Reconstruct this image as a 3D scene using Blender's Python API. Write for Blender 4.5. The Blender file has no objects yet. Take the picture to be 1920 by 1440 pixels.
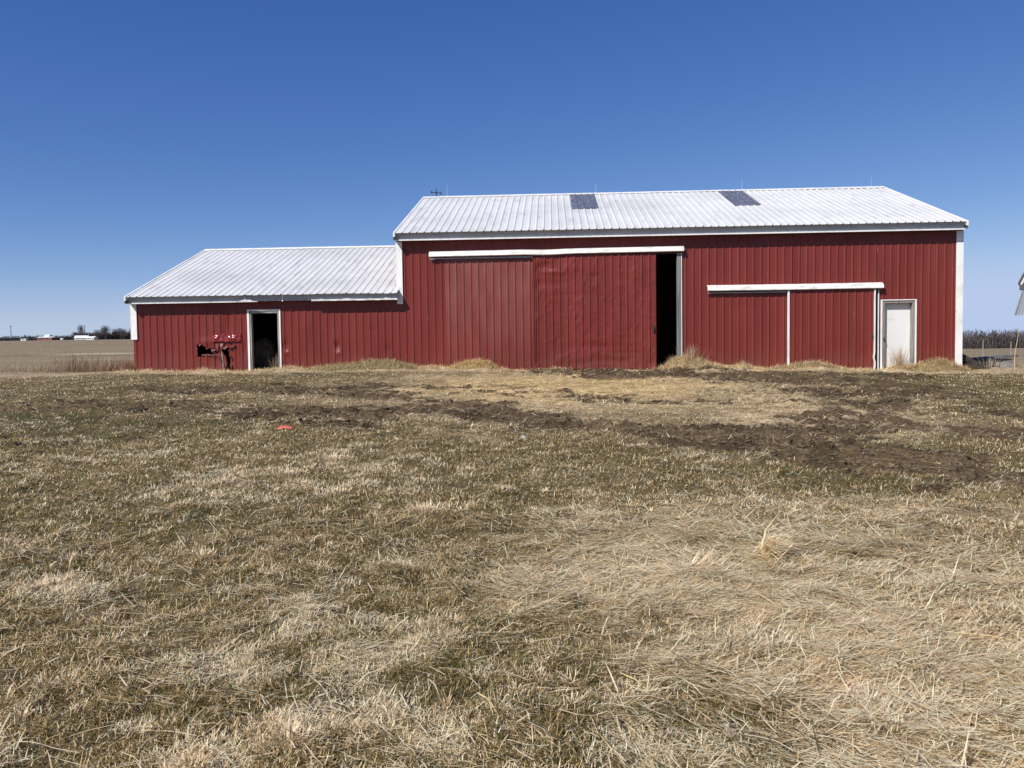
import bpy, math, random
import numpy as np
from mathutils import Vector, Matrix

C = bpy.context.scene.collection
random.seed(7)
rng = np.random.default_rng(11)

# ------------------------------------------------------------------ camera
EYE = 1.6
F_PX, PITCH, ROLL = 1492.5, 0.046, -0.0131
cam = bpy.data.cameras.new('camera')
cam.sensor_fit = 'HORIZONTAL'
cam.sensor_width = 36.0
cam.lens = F_PX / 1920 * 36.0
cam.clip_start = 0.05
cam.clip_end = 9000
cam_ob = bpy.data.objects.new('camera', cam)
C.objects.link(cam_ob)
fwd = Vector((0, math.cos(PITCH), -math.sin(PITCH)))
up0 = Vector((0, math.sin(PITCH), math.cos(PITCH)))
rt0 = Vector((1, 0, 0))
rt = rt0 * math.cos(ROLL) + up0 * math.sin(ROLL)
up = -rt0 * math.sin(ROLL) + up0 * math.cos(ROLL)
m = Matrix((rt, up, -fwd)).transposed().to_4x4()
m.translation = Vector((0, 0, EYE))
cam_ob.matrix_world = m
bpy.context.scene.camera = cam_ob

# ------------------------------------------------------------------ barn frame (s along the front wall, d depth, z up)
TH = 0.0492
S_AX = Vector((math.cos(TH), -math.sin(TH), 0))
D_AX = Vector((math.sin(TH), math.cos(TH), 0))
ORG = Vector((-3.2954, 25.01, 0))

# ------------------------------------------------------------------ light
SUN_EL = math.radians(42.5)
SUN_AZ = math.radians(40)          # from the wall's normal, towards the left
hor = -(D_AX * math.cos(SUN_AZ) + S_AX * math.sin(SUN_AZ))
sun_dir = Vector((hor.x * math.cos(SUN_EL), hor.y * math.cos(SUN_EL), math.sin(SUN_EL)))
sl = bpy.data.lights.new('sun', 'SUN')
sl.energy = 4.9
sl.angle = math.radians(0.53)
sl.color = (1.0, 0.955, 0.89)
so = bpy.data.objects.new('sun', sl)
C.objects.link(so)
so.rotation_euler = sun_dir.to_track_quat('Z', 'Y').to_euler()
so.location = (0, 0, 60)

w = bpy.data.worlds.new('World')
bpy.context.scene.world = w
w.use_nodes = True
wn = w.node_tree.nodes
wl = w.node_tree.links
sky = wn.new('ShaderNodeTexSky')
sky.sky_type = 'NISHITA'
sky.sun_disc = False
sky.sun_elevation = SUN_EL
sky.sun_rotation = math.atan2(sun_dir.x, sun_dir.y)
sky.altitude = 200
sky.air_density = 0.6
sky.dust_density = 0.0
sky.ozone_density = 3.0
# deeper zenith, bluer horizon: the clear spring sky of the photograph
_sp = wn.new('ShaderNodeSeparateColor'); _cb = wn.new('ShaderNodeCombineColor')
wl.new(sky.outputs[0], _sp.inputs[0])
for _i, (_k, _g) in enumerate(((.688, 1.34), (.93, 1.0), (2.065, .62))):
    _p = wn.new('ShaderNodeMath'); _p.operation = 'POWER'; _p.inputs[1].default_value = _g
    _q = wn.new('ShaderNodeMath'); _q.operation = 'MULTIPLY'; _q.inputs[1].default_value = _k
    wl.new(_sp.outputs[_i], _p.inputs[0]); _m = wn.new('ShaderNodeMath'); _m.operation = 'SMOOTH_MIN'; _m.inputs[1].default_value = (4.5, 5.6, 7.9)[_i]; _m.inputs[2].default_value = 2.2
    wl.new(_p.outputs[0], _q.inputs[0]); wl.new(_q.outputs[0], _m.inputs[0]); wl.new(_m.outputs[0], _cb.inputs[_i])
wl.new(_cb.outputs[0], wn['Background'].inputs[0])
wn['Background'].inputs[1].default_value = 0.095
vs = bpy.context.scene.view_settings
vs.view_transform = 'Standard'
vs.look = 'None'
vs.exposure = 0.15
vs.gamma = 1.0
vs.use_curve_mapping = False

# ------------------------------------------------------------------ noise
_T = np.random.default_rng(5).random((512, 512))


def vnoise(x, y):
    x = np.asarray(x, float); y = np.asarray(y, float)
    xi = np.floor(x).astype(np.int64); yi = np.floor(y).astype(np.int64)
    fx = x - xi; fy = y - yi
    fx = fx * fx * (3 - 2 * fx); fy = fy * fy * (3 - 2 * fy)
    a = _T[xi & 511, yi & 511]; b = _T[(xi + 1) & 511, yi & 511]
    c = _T[xi & 511, (yi + 1) & 511]; d = _T[(xi + 1) & 511, (yi + 1) & 511]
    return (a * (1 - fx) + b * fx) * (1 - fy) + (c * (1 - fx) + d * fx) * fy


def fbm(x, y, sc=1.0, oct=4, ox=0.0):
    x = np.asarray(x, float) * sc + ox + 37.2; y = np.asarray(y, float) * sc + ox * 1.7 + 91.7
    t = np.zeros(np.broadcast(x, y).shape); a = 0.5; n = 0
    for k in range(oct):
        t = t + a * vnoise(x, y); n += a
        a *= 0.5; x, y = x * 2.03 + 5.1 - .3 * y, y * 2.03 + 3.3 + .3 * x
    return t / n


def sstep(a, b, x):
    t = np.clip((x - a) / (b - a), 0, 1)
    return t * t * (3 - 2 * t)


# ------------------------------------------------------------------ tagging
def tag(o, label=None, cat=None, group=None, kind=None):
    if label: o['label'] = label
    if cat: o['category'] = cat
    if group: o['group'] = group
    if kind: o['kind'] = kind
    return o


def empty(name, loc=(0, 0, 0), rz=0.0):
    o = bpy.data.objects.new(name, None)
    C.objects.link(o)
    o.location = loc
    o.rotation_euler = (0, 0, rz)
    o.empty_display_size = 0.3
    return o


def mesh_np(name, v, f, mat=None, parent=None, col=None, smooth=False, extra=None):
    v = np.ascontiguousarray(v, np.float32); f = np.ascontiguousarray(f, np.int32)
    me = bpy.data.meshes.new(name)
    k = f.shape[1]; nf = len(f)
    me.vertices.add(len(v)); me.vertices.foreach_set('co', v.ravel())
    me.loops.add(nf * k); me.loops.foreach_set('vertex_index', f.ravel())
    me.polygons.add(nf)
    me.polygons.foreach_set('loop_start', np.arange(nf, dtype=np.int32) * k)
    me.polygons.foreach_set('loop_total', np.full(nf, k, np.int32))
    if smooth: me.polygons.foreach_set('use_smooth', np.ones(nf, bool))
    me.update(calc_edges=True)
    if col is not None:
        ca = me.color_attributes.new('Col', 'FLOAT_COLOR', 'POINT')
        c4 = np.ones((len(v), 4), np.float32); c4[:, :3] = col
        ca.data.foreach_set('color', c4.ravel())
    if extra is not None:
        for an, arr in extra.items():
            at = me.attributes.new(an, 'FLOAT', 'POINT')
            at.data.foreach_set('value', np.ascontiguousarray(arr, np.float32).ravel())
    if mat: me.materials.append(mat)
    o = bpy.data.objects.new(name, me)
    C.objects.link(o)
    if parent: o.parent = parent
    return o


class MB:
    """collects simple shapes, links them as ONE mesh"""
    def __init__(self): self.v = []; self.f = []

    def add(self, vs_, fs_):
        b = len(self.v); self.v += [tuple(p) for p in vs_]; self.f += [tuple(i + b for i in q) for q in fs_]
        return self

    def hexa(self, p):   # 8 points: 4 bottom ring, 4 top ring
        return self.add(p, [(3, 2, 1, 0), (4, 5, 6, 7), (0, 1, 5, 4), (1, 2, 6, 5), (2, 3, 7, 6), (3, 0, 4, 7)])

    def box(self, x0, x1, y0, y1, z0, z1):
        return self.hexa([(x0, y0, z0), (x1, y0, z0), (x1, y1, z0), (x0, y1, z0), (x0, y0, z1), (x1, y0, z1), (x1, y1, z1), (x0, y1, z1)])

    def prism(self, prof, x0, x1, ends=True):   # profile of (y, z), extruded along x
        n = len(prof)
        vs_ = [(x0, y, z) for y, z in prof] + [(x1, y, z) for y, z in prof]
        fs_ = [(i, (i + 1) % n, (i + 1) % n + n, i + n) for i in range(n)]
        if ends: fs_ += [tuple(range(n - 1, -1, -1)), tuple(range(n, 2 * n))]
        return self.add(vs_, fs_)

    def tube(self, pts, rad, n=6):
        pts = [Vector(p) for p in pts]
        if not isinstance(rad, (list, tuple)): rad = [rad] * len(pts)
        vs_ = []; fs_ = []
        for i, p in enumerate(pts):
            a = pts[min(i + 1, len(pts) - 1)] - pts[max(i - 1, 0)]
            a.normalize()
            u = a.orthogonal().normalized(); q = a.cross(u)
            for k in range(n):
                t = 2 * math.pi * k / n
                vs_.append(p + (u * math.cos(t) + q * math.sin(t)) * rad[i])
        for i in range(len(pts) - 1):
            for k in range(n):
                k2 = (k + 1) % n
                fs_.append((i * n + k, i * n + k2, (i + 1) * n + k2, (i + 1) * n + k))
        fs_ += [tuple(range(n - 1, -1, -1)), tuple(range((len(pts) - 1) * n, len(pts) * n))]
        return self.add(vs_, fs_)

    def build(self, name, mat, parent=None, bevel=0.0, smooth=False):
        me = bpy.data.meshes.new(name)
        me.from_pydata(self.v, [], self.f)
        me.update()
        me.materials.append(mat)
        o = bpy.data.objects.new(name, me)
        C.objects.link(o)
        if parent: o.parent = parent
        if smooth:
            me.polygons.foreach_set('use_smooth', [True] * len(me.polygons))
        if bevel:
            b = o.modifiers.new('bevel', 'BEVEL'); b.width = bevel; b.segments = 2; b.limit_method = 'ANGLE'
        return o


# ------------------------------------------------------------------ materials
def new_mat(name, rough=0.6, metal=0.0, spec=0.5):
    mt = bpy.data.materials.new(name); mt.use_nodes = True
    n = mt.node_tree.nodes; l = mt.node_tree.links
    b = n['Principled BSDF']
    b.inputs['Roughness'].default_value = rough
    b.inputs['Metallic'].default_value = metal
    b.inputs['Specular IOR Level'].default_value = spec
    return mt, n, l, b


def noise_mat(name, c1, c2, scale=(3, 3, 3), detail=5, rough=0.6, metal=0, spec=0.5, lo=0.35, hi=0.65, bump=0.0, bscale=20, c3=None, s3=(1, 1, 1), t3=(0.6, 0.72)):
    mt, n, l, b = new_mat(name, rough, metal, spec)
    tc = n.new('ShaderNodeTexCoord')
    mp = n.new('ShaderNodeMapping'); mp.inputs['Scale'].default_value = scale
    l.new(tc.outputs['Object'], mp.inputs[0])
    no = n.new('ShaderNodeTexNoise'); no.inputs['Scale'].default_value = 1; no.inputs['Detail'].default_value = detail
    l.new(mp.outputs[0], no.inputs['Vector'])
    cr = n.new('ShaderNodeValToRGB')
    cr.color_ramp.elements[0].position = lo; cr.color_ramp.elements[0].color = (*c1, 1)
    cr.color_ramp.elements[1].position = hi; cr.color_ramp.elements[1].color = (*c2, 1)
    l.new(no.outputs[0], cr.inputs[0])
    out = cr.outputs[0]
    if c3 is not None:
        mp3 = n.new('ShaderNodeMapping'); mp3.inputs['Scale'].default_value = s3
        l.new(tc.outputs['Object'], mp3.inputs[0])
        n3 = n.new('ShaderNodeTexNoise'); n3.inputs['Scale'].default_value = 1; n3.inputs['Detail'].default_value = 6
        l.new(mp3.outputs[0], n3.inputs['Vector'])
        r3 = n.new('ShaderNodeMapRange'); r3.inputs[1].default_value = t3[0]; r3.inputs[2].default_value = t3[1]
        l.new(n3.outputs[0], r3.inputs[0])
        mx = n.new('ShaderNodeMix'); mx.data_type = 'RGBA'
        l.new(r3.outputs[0], mx.inputs[0]); l.new(out, mx.inputs[6]); mx.inputs[7].default_value = (*c3, 1)
        out = mx.outputs[2]
    l.new(out, b.inputs['Base Color'])
    if bump:
        nb = n.new('ShaderNodeTexNoise'); nb.inputs['Scale'].default_value = bscale; nb.inputs['Detail'].default_value = 6
        l.new(tc.outputs['Object'], nb.inputs['Vector'])
        bp = n.new('ShaderNodeBump'); bp.inputs['Strength'].default_value = 1.0; bp.inputs['Distance'].default_value = bump
        l.new(nb.outputs[0], bp.inputs['Height']); l.new(bp.outputs[0], b.inputs['Normal'])
    return mt


def attr_mat(name, rough=0.7, transl=0.0, spec=0.3, var=0.0):
    mt, n, l, b = new_mat(name, rough, 0, spec)
    at = n.new('ShaderNodeVertexColor'); at.layer_name = 'Col'
    l.new(at.outputs[0], b.inputs['Base Color'])
    if transl:
        tr = n.new('ShaderNodeBsdfTranslucent'); l.new(at.outputs[0], tr.inputs[0])
        mx = n.new('ShaderNodeMixShader'); mx.inputs[0].default_value = transl
        l.new(b.outputs[0], mx.inputs[1]); l.new(tr.outputs[0], mx.inputs[2])
        l.new(mx.outputs[0], n['Material Output'].inputs[0])
    return mt


def red_mat(name, faded=False):
    """painted sheet steel: streaks, dust towards the ground, scratches; one weathered area by the door"""
    mt, n, l, b = new_mat(name, 0.42, 0, 0.28)
    tc = n.new('ShaderNodeTexCoord')

    def noise(sc, det=5):
        mp = n.new('ShaderNodeMapping'); mp.inputs['Scale'].default_value = sc
        l.new(tc.outputs['Object'], mp.inputs[0])
        no = n.new('ShaderNodeTexNoise'); no.inputs['Scale'].default_value = 1; no.inputs['Detail'].default_value = det
        l.new(mp.outputs[0], no.inputs['Vector'])
        return no.outputs[0]

    def ramp(src, a, c):
        r = n.new('ShaderNodeMapRange'); r.inputs[1].default_value = a; r.inputs[2].default_value = c
        l.new(src, r.inputs[0]); return r.outputs[0]

    def mix(fac, a, bcol):
        mx = n.new('ShaderNodeMix'); mx.data_type = 'RGBA'
        if isinstance(fac, float): mx.inputs[0].default_value = fac
        else: l.new(fac, mx.inputs[0])
        for sock, val in ((mx.inputs[6], a), (mx.inputs[7], bcol)):
            if isinstance(val, tuple): sock.default_value = (*val, 1)
            else: l.new(val, sock)
        return mx.outputs[2]

    def math_(op, a, c):
        q = n.new('ShaderNodeMath'); q.operation = op
        for sock, val in ((q.inputs[0], a), (q.inputs[1], c)):
            if isinstance(val, (int, float)): sock.default_value = val
            else: l.new(val, sock)
        return q.outputs[0]
    base = mix(ramp(noise((1.6, 1.6, .35)), .35, .68), RED_A, RED_B)
    base = mix(ramp(noise((9, 9, .6), 3), .45, .8), base, RED_C)
    if faded:
        sp = n.new('ShaderNodeSeparateXYZ'); l.new(tc.outputs['Object'], sp.inputs[0])
        e = math_('MULTIPLY', ramp(sp.outputs[0], 1.24, 1.27), ramp(sp.outputs[0], 4.0, 3.97))
        e = math_('MULTIPLY', e, ramp(sp.outputs[2], 4.42, 4.38))
        e = math_('MULTIPLY', e, math_('MULTIPLY', ramp(noise((3, 3, .8)), .2, .7), ramp(sp.outputs[2], .9, 3.2)))
        base = mix(math_('MULTIPLY', e, .9), base, (.235, .085, .07))
    # small pale scratches and dust
    sc = ramp(noise((14, 14, 2.2), 6), .715, .75)
    base = mix(math_('MULTIPLY', sc, .45), base, (.45, .30, .27))
    sp2 = n.new('ShaderNodeSeparateXYZ'); l.new(tc.outputs['Object'], sp2.inputs[0])
    low = math_('MULTIPLY', ramp(sp2.outputs[2], 1.5, .8), ramp(noise((2.5, 2.5, 2.5)), .3, .75))
    base = mix(math_('MULTIPLY', low, .6), base, (.16, .085, .055))
    l.new(base, b.inputs['Base Color'])
    l.new(ramp(noise((1.2, 1.2, .4)), -.3, 1.9), b.inputs['Roughness'])
    return mt


RED_A = (.148, .026, .020)
RED_B = (.190, .034, .027)
RED_C = (.175, .029, .022)
M = {}
M['red'] = red_mat('red_siding', True)
M['red_door'] = red_mat('red_door_sheet')
M['bright_red'] = noise_mat('creased_red', (.19, .018, .016), (.23, .022, .02), (4, 4, 4), rough=.16, spec=.8)
M['roof'] = noise_mat('white_roof_paint', (.545, .545, .535), (.63, .63, .62), (.35, .4, .7), detail=7, rough=.5, spec=.4, lo=.34, hi=.56,
                      c3=(.44, .44, .43), s3=(4.4, .8, 2.4), t3=(.54, .80))
M['trim'] = noise_mat('white_trim', (.68, .68, .66), (.82, .82, .80), (2, 2, 2), rough=.45, lo=.3, hi=.55, c3=(.42, .40, .36), s3=(5, 5, 2.2), t3=(.62, .8))
M['cover'] = noise_mat('cover_trim', (.66, .65, .60), (.80, .79, .74), (1.2, 4, 4), rough=.45, lo=.3, hi=.55, c3=(.42, .41, .37), s3=(3.2, 9, 9), t3=(.52, .78))
M['fascia'] = noise_mat('fascia_paint', (.36, .37, .39), (.44, .45, .47), (2, 2, 4), rough=.5, c3=(.3, .3, .3), s3=(4, 4, 9), t3=(.6, .8))
M['white_door'] = noise_mat('white_door_paint', (.70, .70, .69), (.76, .76, .75), (1.5, 1.5, 1.2), rough=.4, c3=(.52, .50, .46), s3=(2, 2, 3), t3=(.62, .85))
M['wood'] = noise_mat('weathered_wood', (.16, .15, .13), (.36, .34, .30), (14, 14, 1.1), rough=.85, bump=.004, bscale=30)
M['old_paint'] = noise_mat('flaking_white_wood', (.30, .29, .26), (.70, .69, .65), (9, 9, 2.2), rough=.75, lo=.38, hi=.5)
M['dark'] = noise_mat('dark_interior', (.035, .03, .025), (.06, .05, .04), (2, 2, 2), rough=.9)
M['iron'] = noise_mat('black_iron', (.02, .02, .025), (.035, .035, .04), (20, 20, 20), rough=.5, metal=.3)
M['rod'] = noise_mat('aluminium_rod', (.6, .6, .6), (.75, .75, .75), (9, 9, 9), rough=.35, metal=.6)
M['galv'] = noise_mat('galvanised_steel', (.27, .28, .29), (.38, .39, .40), (2.5, 2.5, .7), rough=.42, metal=.35, c3=(.30, .28, .26), s3=(2, 2, 1), t3=(.6, .75))
M['skylight'] = noise_mat('skylight_panel', (.075, .082, .115), (.15, .16, .20), (4, 9, 9), rough=.45, spec=.4, c3=(.50, .52, .55), s3=(13, 7, 7), t3=(.62, .68))
M['rust'] = noise_mat('rusty_iron', (.05, .025, .015), (.14, .06, .03), (12, 12, 12), rough=.8)
M['rock'] = noise_mat('grey_stone', (.13, .125, .12), (.27, .26, .25), (4, 4, 4), rough=.9, bump=.02, bscale=9)
M['slab'] = noise_mat('dark_slab', (.07, .07, .075), (.13, .13, .135), (3, 3, 3), rough=.8, bump=.008, bscale=12)
M['log'] = noise_mat('rotten_log_bark', (.02, .016, .012), (.06, .045, .035), (5, 1, 5), rough=.95, bump=.02, bscale=14)
M['orange'] = noise_mat('orange_plastic', (.45, .07, .04), (.62, .18, .12), (9, 9, 9), rough=.4)
M['litter'] = noise_mat('pale_green_plastic', (.24, .30, .24), (.44, .47, .41), (12, 12, 12), rough=.35)
M['yellow'] = noise_mat('peeled_stick', (.55, .40, .18), (.66, .50, .25), (12, 12, 3), rough=.7)
M['blade'] = attr_mat('dry_grass_blades', .8, .22, .08)
M['twig'] = attr_mat('bare_twigs', .9, 0.0, .1)
M['house'] = noise_mat('white_house_walls', (.62, .62, .60), (.72, .72, .70), (.3, .3, .3), rough=.7)
M['house_roof'] = noise_mat('pale_roof', (.66, .66, .68), (.76, .76, .78), (.3, .3, .3), rough=.6)
M['brick'] = noise_mat('dull_red_brick', (.16, .07, .055), (.22, .10, .08), (.5, .5, .5), rough=.85)
M['glass'] = noise_mat('dark_window_glass', (.02, .025, .03), (.04, .045, .05), (.5, .5, .5), rough=.15)
M['pole'] = noise_mat('utility_pole_wood', (.06, .05, .045), (.10, .085, .075), (3, 3, .5), rough=.9)
M['clod'] = noise_mat('mud_clods', (.06, .041, .024), (.14, .096, .056), (9, 9, 9), rough=.95, bump=.01, bscale=40)
M['bale'] = noise_mat('old_bale', (.08, .07, .055), (.17, .15, .115), (6, 2, 6), rough=.95, bump=.03, bscale=22)

# ------------------------------------------------------------------ terrain
BASE = [(-14, .93), (-8.76, 0.955), (-7.94, 0.97), (-7.42, 0.95), (-6.9, 0.99), (-5.0, 0.99), (-3.96, 1.05), (-3.45, 1.04), (-2.94, 1.0), (-2.42, 1.02), (-1.74, 1.12), (-1.06, 1.18), (-0.55, 1.2), (-0.05, 1.13), (0.46, 1.02), (0.96, 0.98), (1.38, 0.95), (1.8, 1.0), (2.31, 1.10), (2.64, 1.03), (2.89, 0.93), (3.97, 0.93), (4.72, .99), (4.97, 0.93), (6.12, 0.88), (7.75, 0.85), (8.0, .95), (8.18, 1.14), (8.5, 1.2), (8.91, 1.12), (9.4, 0.98), (9.89, 0.89), (10.37, 0.95), (10.7, 0.87), (11.67, 0.86), (11.91, 0.95), (12.55, .98), (12.87, 0.89), (13.44, 0.8), (14.4, 0.76), (14.79, 0.84), (15.35, 0.82), (15.67, 0.89), (15.98, 0.97), (16.38, 0.96), (16.78, 0.8), (16.98, 0.72), (20, .68)]
BX = np.array([p[0] for p in BASE]); BZ = np.array([p[1] for p in BASE])
BSM = np.array([(-14, .93), (-6, .95), (0, .98), (5, .92), (10, .88), (14, .80), (20, .70)])

STROKES = [  # muddy wheel tracks: points (x, y), half widths, strength
    ([(-8.5, 18.9), (-6.9, 18.4), (-5.3, 17.8), (-3.8, 17.9), (-2.5, 17.2)], .5, 1.2),
    ([(-10.5, 14.4), (-10.03, 15.3), (-9.85, 16.0), (-9.0, 16.5)], .35, 1.1),
    ([(-9.4, 14.0), (-8.9, 14.3)], .2, 1.1),
    ([(-5.6, 12.6), (-4.4, 12.1), (-2.9, 11.9), (-1.9, 12.1)], .34, 1.1),
    ([(-9.4, 16.7), (-6.0, 15.7)], .35, .95),
    ([(-3.3, 14.0), (-2.3, 13.3), (-1.57, 14.3), (-.58, 14.1), (0, 12.9), (.8, 12.2), (1.73, 11.8), (2.48, 10.9), (3.1, 10.1), (3.7, 9.2), (4.0, 8.8)], .55, 1.25),
    ([(2.0, 11.7), (3.4, 11.5), (3.95, 10.7), (4.6, 9.2), (4.9, 7.6), (5.0, 6.4)], .36, 1.3),
    ([(1.6, 24.4), (2.7, 22.1), (5.0, 21.9), (6.6, 20.6), (8.2, 19.4), (8.3, 17.2)], 1.2, 1.25),
    ([(5.2, 23.8), (7.0, 22.4), (9.2, 21.8), (10.5, 21.4)], .8, 1.1),
    ([(7.5, 20), (7.2, 16.5), (6.6, 14.3), (5.2, 12.4), (4.3, 10.6)], .75, 1.05),
    ([(5.4, 13.2), (6.2, 11.2), (6.9, 9.9), (7.8, 9.0)], .5, 1.15),
    ([(3.5, 7.1), (3.94, 7.14), (4.3, 6.9)], .14, .9),
    ([(-3.0, 16.7), (-1.2, 15.7), (-.3, 14.9)], .45, 1.0),
    ([(2.2, 6.0), (2.6, 5.95)], .1, .6),
    ([(-4.3, 13.0), (-3.4, 12.6), (-2.6, 12.2)], .3, .8),
    ([(4.8, 24.7), (5.6, 23.4)], .5, 1.0),
    ([(-9.8, 15.6), (-7, 15.4), (-4.5, 14.2), (-3, 13.6)], .9, .85),
    ([(-8.8, 19.2), (-5, 19.0), (-1, 18.4), (1.5, 16.6)], .8, .8),
    ([(5.5, 19), (7.5, 15), (8, 12), (9, 10.2)], 1.7, .6),
    ([(9.5, 21.5), (12.5, 21.8), (15, 22.2)], .8, .5),
    ([(1, 15.6), (3.5, 15.2), (5.5, 14.6)], .4, .75),
    ([(-1, 12.2), (1, 11), (3, 9.3), (4.6, 7.6)], .7, .55),
    ([(-7.5, 11.2), (-5, 10.6), (-3.4, 10.9)], .5, .45),
]


def seg_d(x, y, pts):
    d = np.full(np.shape(x), 1e9)
    for (ax, ay), (bx, by) in zip(pts[:-1], pts[1:]):
        vx, vy = bx - ax, by - ay
        t = np.clip(((x - ax) * vx + (y - ay) * vy) / (vx * vx + vy * vy), 0, 1)
        d = np.minimum(d, np.hypot(x - ax - t * vx, y - ay - t * vy))
    return d


def mud_f(x, y):
    wx = x + (fbm(x, y, .9, 3, 3.) - .5) * .8; wy = y + (fbm(x, y, .9, 3, 9.) - .5) * .8
    mm = np.zeros(np.shape(x))
    for pts, hw, st in STROKES:
        mm = np.maximum(mm, st * (1 - sstep(.55 * hw, 2.1 * hw, seg_d(wx, wy, pts))))
    n = fbm(x, y, 1.3, 3, 21.)
    f = fbm(x * .55, y * 1.5, 3.2, 4, 23.)
    a = np.clip(mm * (.45 + 1.1 * n), 0, 1.3)
    return np.clip(sstep(.50, .66, a * .72 + (f - .5) * 1.5 * sstep(.02, .35, a) + .10 * (a > .6)), 0, 1)


def to_sd(x, y):
    dx = x - ORG.x; dy = y - ORG.y
    return dx * S_AX.x + dy * S_AX.y, dx * D_AX.x + dy * D_AX.y


def ell(x, y, cx, cy, rx, ry):
    return np.exp(-(((x - cx) / rx) ** 2 + ((y - cy) / ry) ** 2))


def straw_f(x, y):
    """matted pale straw: lower right, the strip along the barn, the littered yard"""
    n = fbm(x, y, .9, 4, 50.); n2 = fbm(x, y, 2.6, 3, 61.)
    a = sstep(-.35, .9, x - .15 - .12 * (y - 3) + (n - .5) * 3.0) * (1 - sstep(5.6, 7.2, y + (n2 - .5) * 2.5))
    a = a * (1 - .9 * ell(x, y, 3.6, 5.7, 1.5, .7)) * (1 - .6 * ell(x, y, .9, 3.0, .35, .35))
    s, d = to_sd(x, y)
    b = sstep(-2.1, -.7, d) * .9
    c = 1.5 * ell(x, y, 1.2, 18.5, 4.2, 4.2) * (.3 + 1.3 * n)
    e = .9 * ell(x, y, 4.8, 12.5, 1.8, 1.6) + .7 * ell(x, y, 4.9, 16, 1.6, 2)
    return np.clip(np.maximum.reduce([a, b, c, e]) + (n2 - .5) * .5, 0, 1)


def green_f(x, y):
    n = fbm(x, y, .55, 4, 71.); n2 = fbm(x, y, 1.7, 3, 75.)
    g = .55 * ell(x, y, 1.4, 8.4, 2.3, 1.7) + .9 * ell(x, y, -.55, 4.0, .8, 1.2) + .9 * ell(x, y, -7.5, 12.2, 3.5, 2.2) + .55 * ell(x, y, 11, 18, 3, 3.5) + .5 * ell(x, y, -3, 6.5, 2, 2)
    return np.clip(g * (.45 + n) + sstep(.52, .68, n * .6 + n2 * .4) * .55, 0, 1)


def bleach_f(x, y):
    return sstep(.58, .68, fbm(x, y, 1.1, 3, 83.) * .4 + fbm(x, y, 4.6, 3, 87.) * .6 + .01)


def base_h(x, y):
    x = np.asarray(x, float); y = np.asarray(y, float)
    s, d = to_sd(x, y)
    b = np.interp(s, BSM[:, 0], BSM[:, 1])
    z = b * (np.clip(y, 0, 24.5) / 24.5) ** 1.1
    ratio = x / np.maximum(y, 1)
    slope = np.interp(ratio, [-.7, -.45, .45, .62], [.0182, .0182, -.0075, -.0075])
    far = np.clip(y - 25, 0, None)
    fl = np.where(far > 650, 650 + (far - 650) * .55, far)
    z = z + fl * slope * sstep(0, 12, far)
    # the bank against the wall
    prof = np.interp(s, BX, BZ) - b + (fbm(s, d * .3, 1.9, 4, 19.) - .5) * .20 * (1 - ((s > 4.9) & (s < 8.0)))
    return z + prof * np.exp(-(np.clip(-d, 0, None) / .75) ** 2) * np.where(d > 0, np.exp(-(d / 1.2) ** 2), 1)


def H(x, y):
    x = np.asarray(x, float); y = np.asarray(y, float)
    z = base_h(x, y)
    s, d = to_sd(x, y)
    near = 1 - sstep(40, 90, np.hypot(x, y))
    wallf = np.where(np.abs(d) < 1.0, .35 + .65 * np.abs(d), 1)
    amp = near * wallf
    z = z + (fbm(x, y, .35, 3, 2.) - .5) * .14 * amp * sstep(1.5, 8, y)
    z = z + (fbm(x, y, 1.6, 4, 7.) - .5) * .07 * amp
    z = z + (fbm(x, y, 6.0, 3, 17.) - .5) * .06 * amp
    mu = mud_f(x, y)
    rut = np.zeros(np.shape(x))
    for pts, hw, st in STROKES[:12]:
        dd = seg_d(x, y, pts); rut = rut + np.cos(dd / max(hw, .35) * 4.2) * np.exp(-(dd / (1.3 * hw)) ** 2)
    z = z - mu * rut * .035 * amp
    z = z - mu * .045 * amp + mu * (fbm(x, y, 3.2, 4, 29.) - .5) * .22 * amp + mu * (np.abs(fbm(x, y, 9, 3, 31.) - .5) - .1) * .14 * amp
    return z


def ground_cols(x, y):
    mu = mud_f(x, y); st = straw_f(x, y); gr = green_f(x, y)
    far = sstep(24, 34, np.hypot(x, y))
    n = fbm(x, y, 5, 4, 41.)[:, None]
    turf = np.array([.115, .086, .040]) * (.45 + 1.1 * n)
    grn = np.array([.085, .08, .038]) * (.45 + 1.1 * n)
    strw = np.array([.54, .41, .265]) * (.35 + 1.3 * n)
    yard = np.clip(1.3 * ell(x, y, 1.2, 18.5, 4.8, 4.2), 0, 1)[:, None]
    strw = strw * (1 - yard) + np.array([.47, .345, .185]) * (.45 + 1.1 * n) * yard
    mudc = np.array([.098, .066, .037]) * (.45 + 1.1 * n)
    wet = sstep(.5, .62, fbm(x, y, 1.3, 3, 47.))[:, None]
    mudc = mudc * (1 - .35 * wet)
    fld = np.array([.235, .182, .112]) * (.8 + .4 * n)
    band = fbm(y * .0 + 3, y, .05, 4, 13.)[:, None]
    fld = fld * (.82 + .36 * band)
    line = (sstep(56, 57, y) * (1 - sstep(58, 59.5, y)) * (x < -8))[:, None]
    fld = fld * (1 - line) + np.array([.46, .38, .26]) * line
    dk = (sstep(52, 53, y) * (1 - sstep(55.5, 56, y)) * (x < -8))[:, None]
    fld = fld * (1 - .25 * dk)
    c = turf * (1 - gr[:, None] * .7) + grn * gr[:, None] * .7
    c = c * (1 - st[:, None]) + strw * st[:, None]
    c = c * (1 - far[:, None]) + fld * far[:, None]
    c = c * (1 - mu[:, None]) + mudc * mu[:, None]
    return c


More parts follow.
